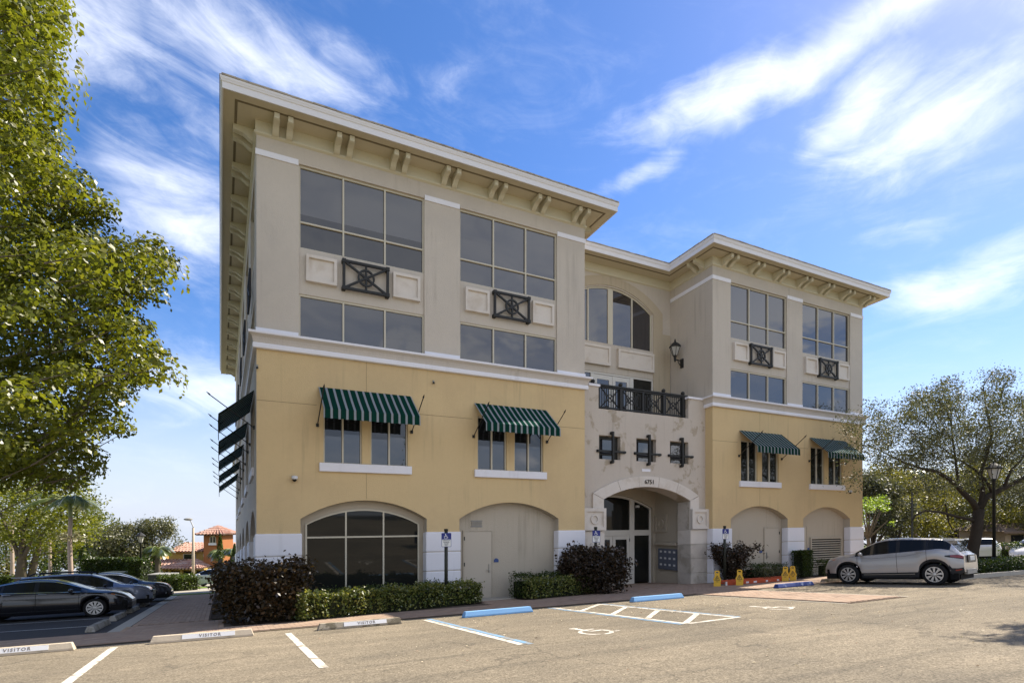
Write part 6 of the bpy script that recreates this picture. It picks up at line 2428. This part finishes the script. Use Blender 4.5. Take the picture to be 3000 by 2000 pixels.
hedge('mixed_hedge', 'ragged pale green hedge just behind the orange ladder', (20.7, 16.65), (23.4, 17.0), .45, .42, .36, L_OLIVE, 2200, .07, group='low hedges along the front')
hedge('column_shrub', 'tall shrub clipped square beside the white pier, left of the louvre', (24.15, 17.28), (24.85, 17.28), .62, 1.2, 1.22, L_HEDGE, 5200, .06, cat='shrub', rough=.02, cw=.45, ch=.92)
hedge('green_hedge', 'dark hedge under the louvre beside the nose of the silver car', (25.4, 17.0), (26.9, 17.15), .4, .68, .68, L_HEDGE, 1600, .06, group='low hedges along the front')
hedge('planter_hedge', 'low glossy hedge in the kerbed planter behind the silver car', (25.9, 12.2), (37, 12.1), 1.4, .48, .5, L_HEDGE, 9000, .09, group='hedges of the right planter')
hedge('planter_hedge', 'taller ragged hedge between the lamp post and the nearest white sedan', (40.2, 15.6), (42.5, 15.0), .9, 1.15, 1.1, L_HEDGE, 2200, .12, group='hedges of the right planter')
hedge('clipped_hedge', 'tall flat topped hedge behind the parked cars at the left', tuple(atd(268, 1650, 46).xy), tuple(atd(425, 1650, 44).xy), 1.4, 2.55, 2.4, L_HEDGE, 14000, .14, group='hedges behind the parked cars', cw=.44, ch=.88, rough=.04)
hedge('clipped_hedge', 'end of the tall hedge dropping behind the dark utility box', tuple(atd(385, 1650, 41).xy), tuple(atd(430, 1650, 41).xy), 1.2, 2.2, 2.2, L_HEDGE, 3500, .13, group='hedges behind the parked cars', cw=.44, ch=.88)
hedge('clipped_hedge', 'rounded green hedge at the far end of the shaded path', tuple(atd(493, 1650, 39.5).xy), tuple(atd(556, 1650, 38.5).xy), 1.5, .92, .85, L_BG2, 5000, .12, group='hedges behind the parked cars', cw=.44, ch=.88, rough=.1)
hedge('clipped_hedge', 'low pale hedge along the far side of the drive', tuple(atd(500, 1650, 58).xy), tuple(atd(612, 1650, 58).xy), 1.2, .75, .6, L_BRIGHT, 4000, .16, group='hedges behind the parked cars', cw=.44, ch=.88)
hedge('clipped_hedge', 'low hedge at the left picture edge behind the black sedan', tuple(atd(-80, 1650, 40).xy), tuple(atd(62, 1650, 40).xy), 1.4, 1.5, 1.3, L_BG2, 4500, .14, group='hedges behind the parked cars', cw=.44, ch=.88)
tag(sheet('lawn', [[(40, 15.6), (70, 17.5), (70, 22), (47, 21)], [(-40, 36.6), (-.3, 36.6), (-.3, 38.2), (-40, 38.2)], [(-70, 47.6), (0, 47.6), (0, 52), (-70, 52)]], mat('lawn_green', (.13, .19, .035), rough=.95, spec=.1, var=.2, vscale=1.5, bump=.4, bscale=40), .01), kind='structure')
# planter kerb on the right
kb = MB()
for k in range(9):
    x0 = 25.1 + k * 1.6
    y0, y1 = 11.05 - .11 * k, 11.05 - .11 * (k + 1)
    for (a, ya, b, yb_) in ((x0 + .008, y0, x0 + 1.592, y1),):
        kb.add([(a, ya, gz(ya) - .03), (b, yb_, gz(yb_) - .03), (b, yb_ + .16, gz(yb_) - .03), (a, ya + .16, gz(ya) - .03),
                (a, ya + .02, gz(ya) + .14), (b, yb_ + .02, gz(yb_) + .14), (b, yb_ + .16, gz(yb_) + .14), (a, ya + .16, gz(ya) + .14)],
               [(0, 3, 2, 1), (4, 5, 6, 7), (0, 1, 5, 4), (1, 2, 6, 5), (2, 3, 7, 6), (3, 0, 4, 7)])
tag(kb.build('planter_kerb', m_concrete), kind='structure')
sheet('planter_soil', [[(25.1, 11.2), (39.5, 10.2), (39.5, 13.6), (25.1, 13.6)]], m_mulch, .05)
# ------------------------------------------------------------------ lamps, boxes, far buildings
def lamp_post(label, px, ptop, D, base_y=None, H=None, wide=1.0):
    p = atd(px, ptop, D)
    b = (p.x, p.y)
    bz = gz(b[1]) - .03
    H = p.z - bz
    e = empty('lamp_post', (b[0], b[1], bz), label, 'lamp post', 'black lamp posts')
    MB().lathe([(.26, 0), (.27, .08), (.2, .16), (.17, .3), (.12, .5), (.085, .6), (.08, .7)], (0, 0, 0), 10).build('base', m_iron, e, True)
    MB().lathe([(.072, .6), (.062, H - .95), (.085, H - .93), (.085, H - .88), (.05, H - .84)], (0, 0, 0), 10).build('post', m_iron, e, True)
    MB().lathe([(.12, H - .82), (.25, H - .34)], (0, 0, 0), 6).build('lantern_glass', mat('milky_glass', (.55, .54, .50), rough=.35, var=.03), e)
    c = MB().lathe([(.10, H - .86), (.13, H - .81)], (0, 0, 0), 6).lathe([(.33, H - .36), (.34, H - .31), (.2, H - .19), (.08, H - .1), (.03, H - .06), (.01, H)], (0, 0, 0), 8)
    for k in range(6):
        t = 2 * math.pi * k / 6
        c.bar((.125 * math.cos(t), .125 * math.sin(t), H - .82), (.26 * math.cos(t), .26 * math.sin(t), H - .33), .022)
    c.build('lantern_cap', m_iron, e)
    return e


lamp_post('black lamp post in the planter hedge at the right, before the oak', 2912, 1350, 25.6)
lamp_post('black lamp post with lantern in front of the round tree at the left', 412, 1556, 42)
# thin pole at right
p = atd(2672, 1440, 47)
bz = gz(p.y)
e = empty('thin_lamp_post', (p.x, p.y, bz), 'thin dark post under the trees above the silver car bonnet', 'lamp post')
MB().tube([(0, 0, 0), (0, 0, p.z - bz)], [.09, .07], 8).build('post', m_iron, e)
# pale palm trunk seen through the oak
palm('tall_palm', 'pale palm trunk seen through gaps in the oak crown', ground_at(2682, 60), 9.0, .22, 9, 1.6, False, None)

# street light on a concrete pole
p = atd(566, 1545, 50)
bz = gz(p.y)
H = p.z - bz
e = empty('street_light', (p.x, p.y, bz), 'tall concrete street light pole in front of the yellow house', 'street light')
MB().tube([(0, 0, 0), (0, 0, H)], [.14, .09], 8).build('pole', mat('pole_concrete', (.45, .38, .28), rough=.9, var=.08), e, True)
R_ = Vector((CY, -SY, 0))
a = Vector((0, 0, H))
MB().tube([a - Vector((0, 0, .5)), a + Vector((0, 0, .1)), a - R_ * .2 + Vector((0, 0, .55)), a - R_ * .33 + Vector((0, 0, .72))], .05, 6).build('arm', m_steel, e)
q = a - R_ * .45 + Vector((0, 0, .75))
MB().sphere(tuple(q), .26, 10, 5, (1.4, .8, .45)).build('lamp_head', m_grey, e, True)

# dark utility boxes behind the cars
m_util = mat('dark_green_metal', (.022, .028, .024), rough=.6, spec=.3, var=.06)
for x0, x1, yt, D, lab in ((433, 493, 1681, 39.5, 'large dark green utility box beside the rounded hedge'), (296, 378, 1676, 41, 'dark grey utility box behind the charcoal car')):
    a, b = atd(x0, yt, D), atd(x1, yt, D)
    w = (b - a).length
    bz = gz(a.y)
    e = empty('utility_box', (a.x, a.y, bz), lab, 'utility box', 'utility boxes behind the cars')
    e.rotation_euler = (0, 0, -YAW)
    h = a.z - bz
    MB().box(0, w, 0, 1.2, 0, h - .06).build('cabinet', m_util, e, bevel=.02)
    MB().box(-.03, w + .03, -.03, 1.23, h - .06, h).build('lid', m_util if D > 40 else m_grey, e)
    MB().box(w * .5 - .006, w * .5 + .006, -.006, .01, .1, h - .1).build('door_gap', m_under, e)


# yellow house with clay tile roofs; local frame faces the camera
m_hy = mat('ochre_stucco', (.50, .33, .10), rough=.9, spec=.1, var=.08, vscale=.5)
m_ho = mat('terracotta_stucco', (.38, .155, .065), rough=.9, spec=.1, var=.07, vscale=.5)
m_pan_shade = mat('clay_pan_shade', (.11, .06, .045), rough=.9, var=.2)  # pans coloured darker to put shade into the valleys between tile rows
m_tile = mat('clay_tile', (.46, .265, .20), rough=.9, spec=.1, var=.2, vscale=2, col2=(.52, .37, .30), c2scale=1.2)
HD = 74.0
ho = atd(560, 1690, HD)
hz = gz(ho.y)
house = empty('yellow_house', (ho.x, ho.y, hz), 'ochre house with clay tile roofs and an orange tower beyond the drive', 'house')
house.rotation_euler = (0, 0, -YAW)


def hx(px, dd=0.0):
    return (px - 560) / FPX * (HD + dd)


def hzz(py, dd=0.0):
    return ZC + (1517 - py) / FPX * (HD + dd) - hz


def hbox(name, m, px0, px1, py_top, py_bot, d0, d1):
    return MB().box(hx(px0, d0), hx(px1, d0), d0, d1, hzz(py_bot, d0) if py_bot else -.3, hzz(py_top, d0)).build(name, m, house)


def tiled(quads, name='roof'):
    """roof slopes as rows of barrel tiles; each quad: eave a, eave b, ridge b, ridge a"""
    o = None
    for a, b, c, d in quads:
        a, b, c, d = map(Vector, (a, b, c, d))
        base = MB().add([a, b, c, d], [(0, 1, 2, 3)])
        n = max(2, int((b - a).length / .44))
        nn = (b - a).cross(d - a).normalized()
        if nn.z < 0:
            nn = -nn
        t = MB()
        rows = 5
        for i in range(n):
            f = (i + .5) / n
            p, q = a.lerp(b, f), d.lerp(c, f)
            if (p - q).length < .2:
                continue
            for r in range(rows):
                u, v = p.lerp(q, r / rows), p.lerp(q, (r + 1.08) / rows)
                t.tube([u + nn * .05, v + nn * .01], [.145, .115], 6, True)
        ro = base.build(name, m_pan_shade, house)
        ti = t.build('tiles', m_tile, ro, False)
        tag(ti, kind='stuff')


z = hzz
# main two storey block
hbox('wall', m_hy, 470, 705, 1612, None, 2.0, 9)
tiled([((hx(474, 1.5), 1.4, z(1615, 1.4)), (hx(705, 1.5), 1.4, z(1615, 1.4)), (hx(705, 5), 5.4, z(1589, 5.4)), (hx(474, 5), 5.4, z(1589, 5.4)))])
for q in (((571, 1615), (612, 1615), (612, 1592), (604, 1592)),):
    tiled([((hx(568, .6), .4, z(1614, .4)), (hx(613, .6), .4, z(1614, .4)), (hx(613, 1.9), 2.4, z(1594, 2.4)), (hx(600, 1.9), 2.4, z(1594, 2.4)))])
hbox('wall', m_hy, 573, 612, 1613, None, .9, 2.0)


def hwindow(px0, px1, py0, py1, dd, round_=False, par=house):
    cx, cz_ = (hx(px0, dd) + hx(px1, dd)) / 2, (z(py0, dd) + z(py1, dd)) / 2
    w, h = hx(px1, dd) - hx(px0, dd), z(py0, dd) - z(py1, dd)
    if round_:
        o = MB().lathe([(h / 2 + .12, -.05), (h / 2 + .12, .02)], (cx, dd - .02, cz_), 16, 'y').build('window', mat('pale_surround', (.62, .55, .42), var=.03), house)
        MB().lathe([(h / 2, -.03), (h / 2, .0)], (cx, dd - .07, cz_), 16, 'y').build('pane', m_glass_dark, o)
    else:
        o = MB().box(cx - w / 2 - .1, cx + w / 2 + .1, dd - .07, dd + .02, cz_ - h / 2 - .1, cz_ + h / 2 + .1).build('window', mat('pale_surround', (.62, .55, .42), var=.03), house)
        MB().box(cx - w / 2, cx + w / 2, dd - .09, dd - .05, cz_ - h / 2, cz_ + h / 2).build('pane', m_glass_dark, o)


hwindow(515, 548, 1623, 1635.5, 2.0)
hwindow(585, 603, 1618.5, 1632.5, .9, True)
# lower wing with arcade
hbox('wall', m_hy, 426, 565, 1652, None, .5, 2.0)
tiled([((hx(424, -.1), -.2, z(1655, -.2)), (hx(560, -.1), -.2, z(1655, -.2)), (hx(560, 1.9), 2.2, z(1637, 2.2)), (hx(424, 1.9), 2.2, z(1637, 2.2)))])
hwindow(466, 486, 1673, 1690, .5)
# tower
tw = hbox('tower', m_ho, 612, 667, 1565, None, -1.2, 1.6)
cx0, cx1, cy0, cy1 = hx(596.5, -1.6), hx(679.5, -1.6), -2.1, 2.5
apx = ((cx0 + cx1) / 2, .2, z(1540, .2))
ez = z(1565, -2.1)
tiled([((cx0, cy0, ez), (cx1, cy0, ez), apx, apx), ((cx1, cy0, ez), (cx1, cy1, ez), apx, apx), ((cx0, cy1, ez), (cx0, cy0, ez), apx, apx), ((cx1, cy1, ez), (cx0, cy1, ez), apx, apx)])
MB().box(cx0 + .15, cx1 - .15, cy0 + .15, cy1 - .15, ez - .12, ez - .02).build('eave', mat('dark_timber', (.06, .035, .02), var=.1), house)
for a, b in ((632.5, 638), (641, 647)):
    xa, xb = hx(a, -1.2), hx(b, -1.2)
    pl = [(xa, z(1588, -1.2)), (xb, z(1588, -1.2)), (xb, z(1574, -1.2)), ((xa + xb) / 2, z(1571, -1.2)), (xa, z(1574, -1.2))]
    MB().prism(pl, -1.29, -1.24).build('pane', m_glass_dark, house)
xa, xb = hx(630, -1.2), hx(648.5, -1.2)
MB().prism([(xa, z(1590, -1.2)), (xb, z(1590, -1.2)), (xb, z(1574, -1.2)), (xb - .2, z(1568.5, -1.2)), (xa + .2, z(1568.5, -1.2)), (xa, z(1574, -1.2))], -1.25, -1.19).build('window_surround', mat('pale_surround', (.62, .55, .42)), house)
MB().box(hx(629, -1.3), hx(650, -1.3), -1.45, -1.19, z(1596, -1.3), z(1590, -1.3)).build('window_sill', m_white, house)
# porch with hipped roof
hbox('porch_wall', m_hy, 520, 640, 1664, None, -3.2, -1.5)
MB().box(hx(530, -3.3), hx(633, -3.3), -3.32, -3.2, z(1697, -3.3), z(1672, -3.3)).build('porch_shade_panel', m_inner_shade, house)  # near-black slab on the solid wall, painted shade of the porch
for px in (540, 575, 612):
    MB().box(hx(px, -3.4), hx(px + 7, -3.4), -3.6, -3.3, -.3, z(1666, -3.4)).build('porch_column', m_hy, house)
px0, px1 = hx(502.5, -4), hx(640, -4)
pe = z(1666, -4.2)
ap = (hx(587, -1), -1.2, z(1638, -1.2))
tiled([((px0, -4.2, pe), (px1, -4.2, pe), ap, ap), ((px1, -4.2, pe), (px1, 0, pe), ap, ap), ((px0, 0, pe), (px0, -4.2, pe), ap, ap)])
# left wing with a gable front
hbox('wall', m_hy, 295, 430, 1618, None, 3.0, 9)
tiled([((hx(276, 2), 2.2, z(1621, 2.2)), (hx(430, 2), 2.2, z(1621, 2.2)), (hx(430, 5), 5.5, z(1612, 5.5)), (hx(290, 5), 5.5, z(1612, 5.5)))])
tiled([((hx(298, 1), .8, z(1650, .8)), (hx(340, 1), .8, z(1650, .8)), (hx(340, 2.6), 2.8, z(1639, 2.8)), (hx(298, 2.6), 2.8, z(1639, 2.8)))])
hwindow(324, 337, 1627, 1639, 3.0)
hbox('wall', m_hy, 240, 270, 1661, None, .5, 4)
tiled([((hx(238, 0), -.1, z(1664, -.1)), (hx(272, 0), -.1, z(1664, -.1)), (hx(272, 2), 2.5, z(1650, 2.5)), (hx(258, 2), 2.5, z(1650, 2.5)))])
# white wall behind the wagon
a = atd(150, 1672, 60)
e = empty('white_garden_wall', (a.x, a.y, gz(a.y)), 'low white garden wall behind the wagon, left of the hedge', 'wall')
e.rotation_euler = (0, 0, -YAW)
MB().box(-.5, 4.2, 0, .3, 0, a.z - gz(a.y)).build('wall', m_white, e)
MB().box(-.55, 4.25, -.05, .35, a.z - gz(a.y), a.z - gz(a.y) + .08).build('coping', m_white, e)

# small shingled building at the right edge
b0 = atd(2945, 1580, 58)
bz = gz(b0.y)
e = empty('small_building', (b0.x, b0.y, bz), 'low building with brown shingle roof at the right edge behind the nearest white sedan', 'building')
e.rotation_euler = (0, 0, -YAW)
k = 58 / FPX
zz = lambda py: ZC + (1517 - py) * k - bz
MB().box(0, 9, 0, 6, -.3, zz(1556)).build('wall', mat('tan_stucco', (.36, .27, .17), rough=.9, var=.08), e)
MB().add([(-.8, -.8, zz(1556)), (9.8, -.8, zz(1556)), (9.8, 3, zz(1522)), (1.4, 3, zz(1522)), (-.8, 6.8, zz(1556)), (9.8, 6.8, zz(1556)), (-.8, -.8, zz(1561)), (9.8, -.8, zz(1561))],
         [(0, 1, 2, 3), (0, 3, 4), (3, 2, 5, 4), (6, 7, 1, 0)]).build('roof', mat('brown_shingle', (.17, .12, .085), rough=.95, var=.25, vscale=4), e)
MB().box(.6, 1.9, -.03, .05, -.2, zz(1566)).build('doorway_shade_panel', m_inner_shade, e)  # flat dark slab on the wall, painted shade of a doorway
MB().box(2.3, 5.5, -.04, .05, .8, zz(1566)).build('window', m_glass_dark, e)
